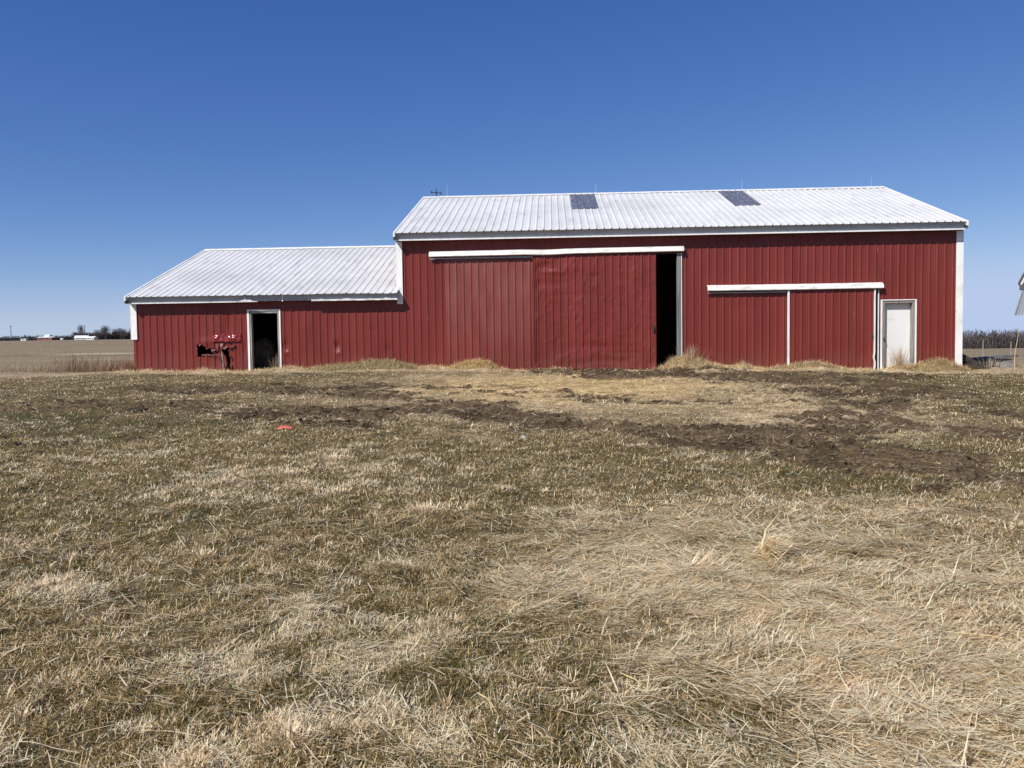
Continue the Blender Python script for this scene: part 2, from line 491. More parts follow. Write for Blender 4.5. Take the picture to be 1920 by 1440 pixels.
rr = np.concatenate([[0.0, .8, 1.4], np.arange(1.9, 3.5, .022), np.arange(3.5, 6, .03), np.arange(6, 12, .045), np.arange(12, 26.5, .075), np.arange(26.5, 60, .6), np.geomspace(60, 6500, 60)])
fine = np.radians(np.linspace(-43, 43, 760))
coarse = np.radians(np.linspace(43, 317, 70)[1:-1])
aa = np.concatenate([fine, coarse])
R_, A_ = np.meshgrid(rr[1:], aa, indexing='ij')
gx = np.concatenate([[0], (R_ * np.sin(A_)).ravel()]); gy = np.concatenate([[0], (R_ * np.cos(A_)).ravel()])
gz = H(gx, gy)
na = len(aa); nr = len(rr) - 1
ii, jj = np.meshgrid(np.arange(nr - 1), np.arange(na), indexing='ij')
j2 = (jj + 1) % na
q = np.stack([1 + ii * na + jj, 1 + (ii + 1) * na + jj, 1 + (ii + 1) * na + j2, 1 + ii * na + j2], -1).reshape(-1, 4)
j = np.arange(na)
cap = np.stack([np.zeros(na, int), 1 + j, 1 + (j + 1) % na, 1 + (j + 1) % na], -1)
q = q[:, ::-1]
gcol = ground_cols(gx, gy)

mt, n, l, b = new_mat('ground_surface', .95, 0, .15)
vc = n.new('ShaderNodeVertexColor'); vc.layer_name = 'Col'
tc = n.new('ShaderNodeTexCoord')
n1 = n.new('ShaderNodeTexNoise'); n1.inputs['Scale'].default_value = 24; n1.inputs['Detail'].default_value = 8
l.new(tc.outputs['Object'], n1.inputs['Vector'])
mpf = n.new('ShaderNodeMapping'); mpf.inputs['Scale'].default_value = (.03, .22, .03)
l.new(tc.outputs['Object'], mpf.inputs[0])
n2 = n.new('ShaderNodeTexNoise'); n2.inputs['Scale'].default_value = 1; n2.inputs['Detail'].default_value = 9; n2.inputs['Roughness'].default_value = .7
l.new(mpf.outputs[0], n2.inputs['Vector'])
mr1 = n.new('ShaderNodeMapRange'); mr1.inputs[1].default_value = .3; mr1.inputs[2].default_value = .7; mr1.inputs[3].default_value = .55; mr1.inputs[4].default_value = 1.4
l.new(n1.outputs[0], mr1.inputs[0])
mr2 = n.new('ShaderNodeMapRange'); mr2.inputs[1].default_value = .35; mr2.inputs[2].default_value = .65; mr2.inputs[3].default_value = .78; mr2.inputs[4].default_value = 1.2
l.new(n2.outputs[0], mr2.inputs[0])
mm_ = n.new('ShaderNodeMath'); mm_.operation = 'MULTIPLY'; l.new(mr1.outputs[0], mm_.inputs[0]); l.new(mr2.outputs[0], mm_.inputs[1])
vm = n.new('ShaderNodeVectorMath'); vm.operation = 'SCALE'; l.new(vc.outputs[0], vm.inputs[0]); l.new(mm_.outputs[0], vm.inputs['Scale'])
l.new(vm.outputs[0], b.inputs['Base Color'])
bp = n.new('ShaderNodeBump'); bp.inputs['Distance'].default_value = .02; l.new(n1.outputs[0], bp.inputs['Height']); l.new(bp.outputs[0], b.inputs['Normal'])
M['ground'] = mt
gnd = mesh_np('ground', np.stack([gx, gy, gz], 1), q, mt, None, gcol, smooth=True)
tag(gnd, kind='structure')

# ------------------------------------------------------------------ barn sheets
PITCH_R = 0.2286


def prof_lines(a0, a1, phase, rib=.019, minor=.0035, half=.027, top=.012):
    pa = []; pn = []
    k0 = int(math.floor((a0 - phase) / PITCH_R)) - 1; k1 = int(math.ceil((a1 - phase) / PITCH_R)) + 1
    for k in range(k0, k1 + 1):
        c = phase + k * PITCH_R
        pa += [c - half, c - top, c + top, c + half]; pn += [0, rib, rib, 0]
        for t in (1, 2):
            cc = c + t * PITCH_R / 3
            pa += [cc - .012, cc, cc + .012]; pn += [0, minor, 0]
    return np.array(pa), np.array(pn)


def sheet(name, mat, parent, a0, a1, b0, b1, mapf, phase=0.0, db=.3, keep=None, xa=(), xb=(), disp=None, rib=.025, smooth=False):
    pa, pn = prof_lines(a0, a1, phase, rib)
    al = np.unique(np.round(np.concatenate([pa[(pa > a0 + 1e-4) & (pa < a1 - 1e-4)], [a0, a1], list(xa)]), 5))
    nb = max(1, int(round((b1 - b0) / db)))
    bl = np.unique(np.round(np.concatenate([np.linspace(b0, b1, nb + 1), list(xb)]), 5))
    A, B = np.meshgrid(al, bl, indexing='ij')
    N = np.interp(A, pa, pn)
    if disp is not None: N = N + disp(A, B)
    V = mapf(A.ravel(), B.ravel(), N.ravel())
    i, j = np.meshgrid(np.arange(len(al) - 1), np.arange(len(bl) - 1), indexing='ij')
    i = i.ravel(); j = j.ravel(); nbv = len(bl)
    if keep is not None:
        ac = (al[i] + al[i + 1]) / 2; bc = (bl[j] + bl[j + 1]) / 2
        kk = keep(ac, bc); i = i[kk]; j = j[kk]
    f = np.stack([i * nbv + j, (i + 1) * nbv + j, (i + 1) * nbv + j + 1, i * nbv + j + 1], 1)
    return mesh_np(name, V, f, mat, parent, smooth=smooth)


def wallmap(d0):
    return lambda a, b, nn: np.stack([a, d0 - nn, b], 1)


def dents(lst, base=.0035):
    def fn(A, B):
        t = (fbm(A, B, .9, 3, 5.) - .5) * base * 2 + (fbm(A, B, 3.1, 3, 15.) - .5) * base
        if base > .006: t = t + (.5 - np.abs(fbm(A, B, 2.4, 3, 35.) - .5) * 8).clip(0, .5) * .022 - (.5 - np.abs(fbm(A * 1.5, B * .6, 3.3, 2, 38.) - .5) * 9).clip(0, .5) * .014
        for a, b_, ra, rb, dp in lst:
            t = t + dp * np.exp(-((A - a) / ra) ** 2 - ((B - b_) / rb) ** 2)
        return t
    return fn


def inpoly(x, y, poly):
    r = np.zeros(np.shape(x), bool); k = len(poly)
    for i in range(k):
        x1, y1 = poly[i]; x2, y2 = poly[(i + 1) % k]
        c = ((y1 > y) != (y2 > y)) & (x < (x2 - x1) * (y - y1) / (y2 - y1 + 1e-12) + x1)
        r ^= c
    return r


barn = empty('barn', ORG, -TH)
tag(barn, 'long red ribbed metal barn with white roof, low wing on the left and sliding doors', 'barn')

HOLE1 = [(-6.70, 1.86), (-6.53, 1.81), (-6.42, 1.74), (-6.26, 1.69), (-6.10, 1.66), (-5.98, 1.62), (-6.1, 1.52), (-6.35, 1.46), (-6.70, 1.44)]
HOLE2 = [(-5.90, 1.66), (-5.78, 1.69), (-5.66, 1.72), (-5.44, 1.75), (-5.42, 1.70), (-5.55, 1.64), (-5.75, 1.60), (-5.90, 1.60)]
HOLE3 = [(-5.90, 1.64), (-5.70, 1.64), (-5.65, 1.35), (-5.665, .8), (-5.71, .8), (-5.74, 1.2), (-5.80, 1.45), (-5.90, 1.5)]
LD = (-4.99, -4.03, 2.86)      # left doorway: s0, s1, top
BD = (4.6, 8.42, 4.43)         # main doorway behind the sliding leaf
RD = (12.2, 14.47, 3.22)       # right doorway
WD = (14.60, 15.57, 2.86)      # white door


def keep_front(a, z):
    k = ~((a > LD[0]) & (a < LD[1]) & (z < LD[2]))
    k &= ~((a > BD[0]) & (a < BD[1]) & (z < BD[2]))
    k &= ~((a > RD[0]) & (a < RD[1]) & (z < RD[2]))
    k &= ~((a > WD[0]) & (a < WD[1]) & (z < WD[2]))
    k &= ~((a < -.16) & (z > 3.2))
    return k


wing_d = dents([(-7.6, 1.6, .3, .25, -.02), (-1.6, 1.5, .3, .3, -.018), (-3.1, 2.3, .2, .3, .015), (-.6, 1.6, .12, .15, -.02), (-4.6, 2.6, .2, .1, -.01), (-6.9, 2.4, .2, .3, .012), (-2.2, 1.72, .09, .13, -.05), (-2.17, 1.48, .07, .07, .03), (-3.86, 1.75, .09, .15, -.045), (-3.8, 1.52, .08, .06, .03), (-5.7, 2.3, .14, .4, -.05), (-5.9, 1.35, .3, .35, -.06), (-5.2, 1.6, .12, .25, -.04), (-6.4, 1.9, .25, .12, .03), (-1.0, 2.2, .1, .1, -.012), (0.05, 1.72, .05, .06, -.03)], .004)


def keep_wing(a, z):
    k = keep_front(a, z)
    for h in (HOLE1, HOLE2, HOLE3): k &= ~inpoly(a + .012 * np.sin(z * 40), z + .012 * np.sin(a * 55), h)
    k &= ~((z < 1.05) & (a < -8.72 + .03 * np.sin(z * 30)))
    return k


sheet('front_wall', M['red'], barn, -8.76, -.16, .3, 3.2, wallmap(0), 0, .045, keep_wing, (LD[0], LD[1]), (LD[2],), wing_d)
main_d = dents([(9.45, 2.2, .07, .06, -.02), (10.4, 2.72, .35, .12, -.015), (.06, 1.7, .03, .06, -.02), (2.1, 3.4, .1, .15, -.01)], .003)
sheet('front_wall', M['red'], barn, -.16, 16.8, .3, 5.27, wallmap(0), 0, .16, keep_front, (BD[0], BD[1], RD[0], RD[1], WD[0], WD[1]), (BD[2], RD[2], WD[2]), main_d)


def gable(s, sgn, eave, ridge_z, name='side_wall', lo=.3):
    # rows along d, top follows the roof slope
    def mp(a, b_, nn):
        top = ridge_z - np.abs(a - 5.59) * .3652 - .03
        z = lo + (top - lo) * b_
        return np.stack([s + sgn * nn, a, z], 1)
    return sheet(name, M['red'], barn, 0.0, 11.18, 0, 1, mp, .05, .1)


gable(16.96, 1, 5.3, 7.342)
gable(-.2, -1, 5.3, 7.342, lo=3.0)
gable(-8.76, -1, 3.47, 5.55)
sheet('back_wall', M['red'], barn, -8.76, -.2, .3, 3.5, lambda a, b_, nn: np.stack([a, 11.18 + nn, b_], 1), 0, .8)
sheet('back_wall', M['red'], barn, -.2, 16.96, .3, 5.32, lambda a, b_, nn: np.stack([a, 11.18 + nn, b_], 1), 0, .8)

# torn flap, ragged strips and the creased patch on the wing
torn_mat = noise_mat('torn_red_sheet', (.10, .018, .015), (.19, .035, .028), (9, 9, 9), rough=.4, c3=(.45, .30, .28), s3=(16, 16, 16), t3=(.66, .72))
SHARDS = [  # two points on the edge of the tear, tip of the bent shard (s, z) and how far it sticks out
    ((-6.64, 1.85), (-6.55, 1.83), (-6.60, 1.76), .05), ((-6.42, 1.74), (-6.30, 1.69), (-6.37, 1.66), .06),
    ((-6.26, 1.67), (-6.08, 1.64), (-6.20, 1.56), .05), ((-6.10, 1.86), (-5.98, 1.84), (-6.03, 1.55), .04), ((-5.96, 1.85), (-5.84, 1.84), (-5.90, 1.60), .06),
    ((-6.45, 1.48), (-6.28, 1.50), (-6.33, 1.55), .07), ((-6.22, 1.49), (-6.0, 1.50), (-6.12, 1.60), .05),
    ((-5.88, 1.72), (-5.70, 1.74), (-5.80, 1.63), .06), ((-5.66, 1.74), (-5.46, 1.77), (-5.60, 1.69), .07), ((-5.72, 1.60), (-5.50, 1.67), (-5.58, 1.72), .05),
    ((-5.66, 1.55), (-5.63, 1.30), (-5.54, 1.42), .08), ((-5.64, 1.25), (-5.63, .98), (-5.56, 1.08), .06), ((-5.97, 1.50), (-5.96, 1.25), (-6.05, 1.36), .06), ((-5.90, 1.2), (-5.76, 1.16), (-5.86, 1.04), .05)]
for (a_, b_, t_, o_) in SHARDS:
    mid = ((a_[0] + b_[0]) / 2 * .55 + t_[0] * .45, (a_[1] + b_[1]) / 2 * .55 + t_[1] * .45)
    mb = MB()
    P_ = [(a_[0], -.028, a_[1]), (b_[0], -.028, b_[1]), (mid[0] + .03, -.03 - o_ * .45, mid[1]), (mid[0] - .035, -.035 - o_ * .5, mid[1] + .01), (t_[0], -.03 - o_, t_[1])]
    mb.add(P_ + [(x_, y_ + .004, z_) for x_, y_, z_ in P_], [(0, 1, 2, 3), (3, 2, 4), (8, 7, 6, 5), (9, 7, 8)])
    mb.build('torn_siding', torn_mat, barn)
pts_a = np.linspace(-6.2, -5.27, 26); pts_b = np.linspace(1.90, 2.15, 9)
A, B = np.meshgrid(pts_a, pts_b, indexing='ij')
D = -.035 - .018 * np.abs(((A * 4.6) % 1) - .5) * 2 - (fbm(A, B, 8, 3, 12.) - .5) * .13 - .03 * (2.17 - B) / .3
f = []
for i in range(25):
    for j_ in range(8):
        f.append((i * 9 + j_, (i + 1) * 9 + j_, (i + 1) * 9 + j_ + 1, i * 9 + j_ + 1))
o = mesh_np('patch_panel', np.stack([A.ravel(), D.ravel(), B.ravel()], 1), np.array(f), M['bright_red'], barn)
tag(o, 'bright red crumpled sheet with shiny creases')
mb = MB(); n_ = 14; up_z = [1.495 + .03 * random.random() for _ in range(n_ + 1)]
for k in range(n_):
    xa, xb = -6.55 + .6 * k / n_, -6.55 + .6 * (k + 1) / n_
    mb.add([(xa, -.03, 1.465), (xb, -.03, 1.465), (xb, -.05 - .03 * (k % 2), up_z[k + 1]), (xa, -.05 - .03 * ((k + 1) % 2), up_z[k])], [(0, 1, 2, 3)])
mb.build('bent_edge', noise_mat('highlit_red_edge', (.34, .12, .11), (.6, .36, .34), (9, 9, 9), rough=.4), barn)  # pink highlight of the bent lip is put into its colour
mb = MB(); mb.tube([(-5.90, -.05, 1.6), (-5.86, -.075, 1.42), (-5.84, -.06, 1.2), (-5.86, -.05, .95)], [.012, .03, .022, .03], 6); mb.build('hanging_insulation', M['wood'], barn)
MB().box(4.3, 8.41, .04, .16, 4.405, 4.6).build('leak_blocker', noise_mat('shade_black', (.008, .008, .009), (.015, .015, .016)), barn)  # added block hides the lit slit above the doorway, coloured black as shade
MB().box(-8.80, -8.70, 11.10, 11.23, .3, 3.5).build('corner_trim', M['red_door'], barn)  # added box, covers a light leak at the unseen back corner

# roofs
SLOPE = .3652


def roofmap(z_e, d_e, sgn=1, lift=0.0):
    c = 1 / math.sqrt(1 + SLOPE ** 2)
    def fn(a, b_, nn):
        nn = nn + lift
        if sgn > 0: return np.stack([a, d_e + b_ - nn * SLOPE * c, z_e + b_ * SLOPE + nn * c], 1)
        return np.stack([a, 11.18 + .42 - b_ + nn * SLOPE * c, z_e + b_ * SLOPE + nn * c], 1)
    return fn


def rdisp(A, B): return (fbm(A, B, .8, 3, 25.) - .5) * .010


ZE, ZW = 5.147, 3.325
roof_main = sheet('roof', M['roof'], barn, -.24, 16.88, 0, 6.01, roofmap(ZE, -.42), 0, .4, disp=rdisp, rib=.028)
tag(roof_main, 'main ribbed white roof with two skylight panels')
roof_back = sheet('roof', M['roof'], barn, -.24, 16.88, 0, 6.01, roofmap(ZE, 0, -1), 0, 1.2)
ragged = lambda A, B: (fbm(A, B, .8, 3, 33.) - .5) * .012 + np.where(B < .1, (fbm(A, B * 0, 2.2, 3, 44.) - .5) * .05 * (A > -5), 0)
roof_wing = sheet('roof', M['roof'], barn, -8.77, -.2, 0, 6.01, roofmap(ZW, -.42), .06, .4, disp=ragged, rib=.028)
sheet('roof', M['roof'], barn, -8.77, -.2, 0, 6.01, roofmap(ZW, 0, -1), 0, 1.2)
# skylights
for a0, a1 in ((5.30, 6.21), (10.79, 11.66)):
    k = sheet('skylight', M['skylight'], roof_main, a0, a1, 3.08, 5.93, roofmap(ZE, -.42, 1, .012), 0, .3, disp=rdisp, rib=.028)
# ridge caps
zr = ZE + 6.01 * SLOPE; zrw = ZW + 6.01 * SLOPE
for (x0, x1, z, par) in ((-.25, 16.89, zr, roof_main), (-8.78, -.2, zrw, roof_wing)):
    mb = MB()
    n_ = int((x1 - x0) / 3) + 1
    for i in range(n_):
        xa, xb = x0 + (x1 - x0) * i / n_, x0 + (x1 - x0) * (i + 1) / n_ + (.03 if i < n_ - 1 else 0)
        zz = .034 + .003 * (i % 2)
        mb.prism([(5.40, z - .19 * SLOPE + zz - .01), (5.40, z - .19 * SLOPE + zz), (5.59, z + zz + .004), (5.78, z - .19 * SLOPE + zz), (5.78, z - .19 * SLOPE + zz - .01)], xa, xb)
    mb.build('ridge_cap', M['trim'], par)
# gable (rake) trims
def rake(x0, x1, zb, par):
    mb = MB()
    c = .03
    for sg in (0, 1):
        pts = [(-.44, zb - .008), (5.59, zb + 6.01 * SLOPE)]
        ys = [p if sg == 0 else (11.18 - p[0], p[1]) for p in pts]
        (ya, za), (yb, zb_) = ys
        mb.hexa([(x0, ya, za - .11), (x1, ya, za - .11), (x1, yb, zb_ - .11), (x0, yb, zb_ - .11), (x0, ya, za + c), (x1, ya, za + c), (x1, yb, zb_ + c), (x0, yb, zb_ + c)])
    mb.build('rake_trim', M['trim'], par)


rake(16.865, 16.91, ZE, roof_main); rake(-.27, -.22, ZE, roof_main); rake(-8.80, -8.75, ZW, roof_wing)


# fascia with a projecting lip, soffit
def fascia(x0, x1, ze, zb, name='fascia'):
    mb = MB()
    mb.box(x0, x1, -.27, -.25, zb, ze + .045)
    mb.box(x0, x1, -.249, 0, zb + .012, zb + .02)
    mb.build(name, M['fascia'], barn)


fascia(-.24, 16.88, ZE, 4.965)
mb = MB(); mb.box(-.245, 16.885, -.315, -.271, 4.925, 4.963); mb.build('fascia_lip', M['trim'], barn)
fascia(-8.77, -.21, ZW, 3.15)
mb = MB(); mb.box(-8.775, -5.0, -.305, -.271, 3.118, 3.149); mb.box(-2.9, -.205, -.31, -.271, 3.118, 3.165); mb.build('fascia_lip', M['trim'], barn)
mb = MB()   # torn, curling pieces of the wing fascia
for (x0, x1, h) in ((-5.3, -4.6, .07), (-2.9, -2.3, .05), (-2.1, -1.5, .07), (-1.2, -.9, .05), (-.75, -.3, .06), (-5.05, -4.95, .2)):
    n_ = 8
    for i in range(n_):
        xa = x0 + (x1 - x0) * i / n_; xb = x0 + (x1 - x0) * (i + 1) / n_
        ha = h * (math.sin(math.pi * i / n_) ** 2) * random.uniform(.5, 1); hb = h * (math.sin(math.pi * (i + 1) / n_) ** 2) * .8 + .006
        mb.add([(xa, -.315, 3.12), (xb, -.315, 3.12), (xb, -.325, 3.14 + hb), (xa, -.325, 3.14 + ha)], [(0, 1, 2, 3)])
mb.box(-3.84, -3.80, -.29, -.268, 3.13, 3.33)
mb.build('torn_fascia', M['trim'], barn)
mb = MB(); mb.box(-8.81, -8.778, -.40, -.0, 3.13, 3.30); mb.box(-.28, -.247, -.40, 0, 4.95, 5.13); mb.box(16.89, 16.915, -.40, 0, 4.95, 5.13)
mb.build('eave_end', M['slab'], barn)

# corner trims
mb = MB()
mb.box(16.775, 16.985, -.03, -.005, .45, 4.93); mb.box(16.962, 16.987, -.004, .16, .45, 5.2)
mb.build('corner_trim', M['trim'], barn, .004)
mb = MB()
mb.box(-.255, -.075, -.045, -.02, 3.0, 4.93); mb.box(-.275, -.256, -.045, .15, 3.4, 5.15)
mb.build('corner_trim', M['trim'], barn, .004)
mb = MB()
mb.box(-8.81, -8.625, -.045, -.02, 2.0, 3.13); mb.box(-8.83, -8.811, -.045, .14, 2.0, 3.2)
mb.build('corner_trim', M['trim'], barn, .004)

# ----- left doorway
df = MB()
df.box(-5.055, -4.99, -.03, -.018, .6, 2.885); df.box(-4.03, -3.985, -.03, -.018, .6, 2.885); df.box(-5.055, -3.985, -.034, -.0185, 2.86, 2.90)
o = df.build('door_frame', M['trim'], barn)
tag(o, 'white frame of the open left doorway')
mb = MB()
mb.box(-4.988, -4.93, -.012, .14, .5, 2.85); mb.box(-4.09, -4.032, -.012, .14, .5, 2.85); mb.box(-4.929, -4.091, -.01, .12, 2.78, 2.858)
mb.build('jamb', M['wood'], o)
# ----- main sliding door and its track cover
def cover(x0, x1, zt, zb, sag, out, bend=None):
    mb = MB(); n_ = 24
    for i in range(n_):
        t0, t1 = i / n_, (i + 1) / n_
        def pr(t):
            s_ = sag(t)
            x = x0 + (x1 - x0) * t
            ins = .03
            return [(x, -.022, zt + s_), (x, -out, zt - .055 + s_), (x, -out - .03, zb + .02 + s_), (x, -out + .01, zb + s_), (x, -out + .02, zb + .03 + s_), (x, -out + .02, zt - .08 + s_), (x, -.022, zt - .03 + s_)]
        a = pr(t0); b_ = pr(t1)
        k = len(a)
        mb.add(a + b_, [(q_, (q_ + 1) % k, (q_ + 1) % k + k, q_ + k) for q_ in range(k)] + ([tuple(range(k))] if i == 0 else []) + ([tuple(range(k, 2 * k))] if i == n_ - 1 else []))
    return mb.build('track_cover', M['cover'], barn)


o = cover(.78, 8.615, 4.615, 4.425, lambda t: -.0 + .03 * t + (-.02 if .38 < t < .55 else 0) * math.sin((t - .38) / .17 * math.pi), .15)
tag(o, 'long white track cover above the big sliding door')
mb = MB(); mb.box(.80, 4.0, -.10, -.055, 4.365, 4.40); mb.box(.80, .95, -.12, -.1005, 4.355, 4.40)
mb.build('track_rail', M['galv'], barn)
o = cover(9.325, 14.585, 3.425, 3.235, lambda t: .02 * math.sin(t * math.pi) * -.3, .15)
tag(o, 'shorter white track cover above the right sliding door')
mb = MB(); mb.box(9.34, 11.72, -.10, -.055, 3.165, 3.195); mb.build('track_rail', M['galv'], barn)

bdoor = empty('sliding_door', (0, 0, 0)); bdoor.parent = barn
tag(bdoor, 'large dented red sliding door pushed partly open')
bd = dents([(4.35, 4.1, .22, .1, -.03), (4.5, 3.55, .5, .12, -.02), (5.1, 4.05, .25, .2, .025), (5.9, 3.75, .12, .08, -.025), (7.2, 3.8, .2, .3, .02), (7.45, 1.5, .2, .5, .02), (6.5, 1.15, .7, .12, -.022), (5.3, 1.25, .5, .15, .02), (7.6, 1.05, .12, .2, -.04), (4.3, 2.9, .2, .3, -.012), (6.7, 2.3, .3, .5, .012), (7.0, 1.4, .5, .05, -.015), (4.6, 3.9, .3, .05, .03), (5.0, 3.2, .6, .06, -.012), (6.9, 3.5, .1, .5, -.015), (4.2, 4.2, .12, .12, .03), (5.9, 1.6, .8, .07, -.014), (7.5, 2.6, .08, .5, .015)], .010)
sheet('door_panel', M['red_door'], bdoor, 3.99, 7.745, .90, 4.42, wallmap(-.085), .02, .05, None, (), (), bd, smooth=False)
mb = MB(); mb.box(3.985, 4.02, -.11, -.04, .90, 4.42); mb.box(4.06, 4.075, -.112, -.084, .9, 4.42); mb.box(7.745, 7.765, -.105, -.04, .9, 4.42); mb.box(4.021, 7.744, -.08, -.045, .885, .95); mb.box(4.021, 7.744, -.08, -.045, 4.3, 4.40)
mb.build('door_edge', M['red_door'], bdoor)
mb = MB(); mb.tube([(7.70, -.10, 2.17), (7.70, -.15, 2.14), (7.70, -.15, 2.03), (7.70, -.10, 2.0)], .013, 6); mb.box(7.68, 7.72, -.112, -.10, 1.98, 2.2)
mb.build('handle', M['iron'], bdoor)
o = MB().box(8.415, 8.54, -.05, .10, .6, 4.43).build('door_post', noise_mat('grey_post', (.10, .10, .098), (.21, .21, .20), (14, 14, 1.1), rough=.85), barn, .006)
MB().box(8.541, 8.562, -.055, -.022, .6, 4.43).build('post_trim', M['trim'], barn)

# ----- right sliding door
rdoor = empty('sliding_door', (0, 0, 0)); rdoor.parent = barn
tag(rdoor, 'smaller red sliding door with white edge strips')
sheet('door_panel', M['red_door'], rdoor, 11.80, 14.325, .76, 3.22, wallmap(-.075), .06, .1, None, (), (), dents([(14.1, 1.25, .2, .2, -.01), (12.6, 1.5, .3, .3, .01)], .004))
e = MB().box(11.745, 11.80, -.12, -.045, .83, 3.22).build('edge_strip', M['trim'], rdoor, .004)
e = MB(); e.add([(14.325, -.12, .75), (14.362, -.12, .75), (14.345, -.045, .75), (14.32, -.045, .75)], [(3, 2, 1, 0)])
pz = [(.75, 0), (1.0, .015), (1.15, -.02), (1.3, .0), (3.22, 0)]
for (z0, o0), (z1, o1) in zip(pz[:-1], pz[1:]):
    e.hexa([(14.325 + o0, -.12, z0), (14.362 + o0, -.12, z0), (14.362 + o0, -.045, z0), (14.325 + o0, -.045, z0), (14.325 + o1, -.12, z1), (14.362 + o1, -.12, z1), (14.362 + o1, -.045, z1), (14.325 + o1, -.045, z1)])
e.build('edge_strip', M['trim'], rdoor)
MB().box(11.80, 14.32, -.10, -.045, .74, .775).build('bottom_rail', M['trim'], rdoor)
mb = MB(); mb.box(14.24, 14.30, -.10, -.09, 1.72, 1.92); mb.tube([(14.27, -.10, 1.9), (14.27, -.14, 1.87), (14.27, -.14, 1.78), (14.27, -.10, 1.75)], .01, 6)
mb.build('handle', M['rust'], rdoor)
MB().box(14.47, 14.492, -.05, -.005, .6, 3.2).build('door_edge_trim', M['trim'], barn)

# ----- white walk door
wdoor = empty('door', (0, 0, 0)); wdoor.parent = barn
tag(wdoor, 'plain white walk door at the right end')
MB().box(14.672, 15.508, .165, .20, .85, 2.80).build('door_leaf', M['white_door'], wdoor, .003)
mb = MB(); mb.box(14.55, 14.60, -.034, -.018, .6, 2.87); mb.box(15.57, 15.62, -.034, -.018, .6, 2.87); mb.box(14.55, 15.62, -.038, -.0185, 2.871, 2.90)
mb.build('frame', M['trim'], wdoor)
mb = MB(); mb.box(14.602, 14.672, -.012, .21, .6, 2.855); mb.box(15.508, 15.568, -.012, .21, .6, 2.855); mb.box(14.673, 15.507, -.008, .209, 2.80, 2.856)
mb.build('jamb', M['wood'], wdoor)
mb = MB(); mb.tube([(14.735, .165, 1.63), (14.735, .12, 1.63), (14.735, .09, 1.63)], [.028, .014, .027], 10)
mb.build('knob', M['iron'], wdoor, smooth=True)
MB().box(14.64, 14.68, -.02, .0, 1.66, 1.74).build('latch', M['iron'], wdoor)

# lightning rods and weather vane on the ridge
for s_, h in ((.65, .45), (6.28, .36), (11.71, .37), (16.45, .36)):
    mb = MB(); mb.tube([(s_, 5.59, zr), (s_, 5.59, zr + .06)], .022, 8); mb.tube([(s_, 5.59, zr + .05), (s_, 5.59, zr + .04 + h)], [.007, .004], 6)
    mb.build('lightning_rod', M['rod'], roof_main)
vane = MB()
sx = .24
vane.tube([(sx, 5.59, zr + .02), (sx, 5.59, zr + .08)], [.035, .02], 8)
vane.tube([(sx, 5.59, zr + .05), (sx, 5.59, zr + .2), (sx, 5.59, zr + .37)], [.016, .018, .008], 6)
vane.tube([(sx - .15, 5.53, zr + .175), (sx + .15, 5.65, zr + .165)], .014, 6)
vane.tube([(sx - .06, 5.72, zr + .12), (sx + .06, 5.46, zr + .12)], .007, 6)
vane.tube([(sx, 5.59, zr + .14), (sx, 5.59, zr + .20)], [.02, .026], 8)
for yy in (-.006, .006):
    k = 1 if yy > 0 else -1
x0 = sx - .18
vane.hexa([(x0 - .02, 5.526, zr + .13), (x0 + .035, 5.526, zr + .15), (x0 + .035, 5.534, zr + .15), (x0 - .02, 5.534, zr + .13), (x0 - .02, 5.526, zr + .25), (x0 + .03, 5.526, zr + .20), (x0 + .03, 5.534, zr + .20), (x0 - .02, 5.534, zr + .25)])
x1 = sx + .16
for dx in (-.035, 0, .035):
    vane.tube([(x1 + dx, 5.65, zr + .21), (x1 + dx * .4 + .01, 5.65, zr + .165), (x1 + dx * .8, 5.65, zr + .105)], .008, 5)
vane.build('weather_vane', M['iron'], roof_main)

# wooden framing inside, just visible in the openings
mb = MB()
for s_ in (-7.2, -5.6, -2.6, .1, 2.6, 4.3, 8.6, 11, 12.1, 14.55):
    top = 3.1 if s_ < -.2 else 4.8
    mb.box(s_ - .07, s_ + .07, .12, .26, .4, top)
mb.build('wall_post', M['wood'], barn)

# ------------------------------------------------------------------ blades
def blades(name, P, az, ln, wd, lean, curl, col, mat, parent=None, tipc=1.12):
    """P: roots (N,3); az: direction of lean; lean from vertical; curl adds bend at the upper half"""
    N = len(P)
    dx = np.sin(az); dy = np.cos(az)
    sx_, sy_ = -dy, dx
    l1 = ln * .5
    m1 = P + np.stack([dx * np.sin(lean) * l1, dy * np.sin(lean) * l1, np.cos(lean) * l1], 1)
    le2 = lean + curl
    tip = m1 + np.stack([dx * np.sin(le2) * l1, dy * np.sin(le2) * l1, np.cos(le2) * l1], 1)
    side = np.stack([sx_, sy_, np.zeros(N)], 1) * (wd * .5)[:, None]
    V = np.empty((N, 5, 3)); V[:, 0] = P - side; V[:, 1] = P + side; V[:, 2] = m1 + side * .85; V[:, 3] = m1 - side * .85; V[:, 4] = tip
    b0 = (np.arange(N) * 5)[:, None]
    F = np.concatenate([b0 + np.array([[0, 1, 2]]), b0 + np.array([[0, 2, 3]]), b0 + np.array([[3, 2, 4]])], 0)
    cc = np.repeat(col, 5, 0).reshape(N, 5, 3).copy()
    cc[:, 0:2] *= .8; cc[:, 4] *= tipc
    return mesh_np(name, V.reshape(-1, 3), F, mat, parent, cc.reshape(-1, 3))


def barn_clear(x, y, m_=.06):
    s, d = to_sd(x, y)
    inside = (s > -8.8) & (s < 17.0) & (d > -m_) & (d < 11.3)
    inside &= ~((s > 14.62) & (s < 15.5) & (d < .08)) & ~((s > -4.95) & (s < -4.05) & (d < .5))
    return ~inside


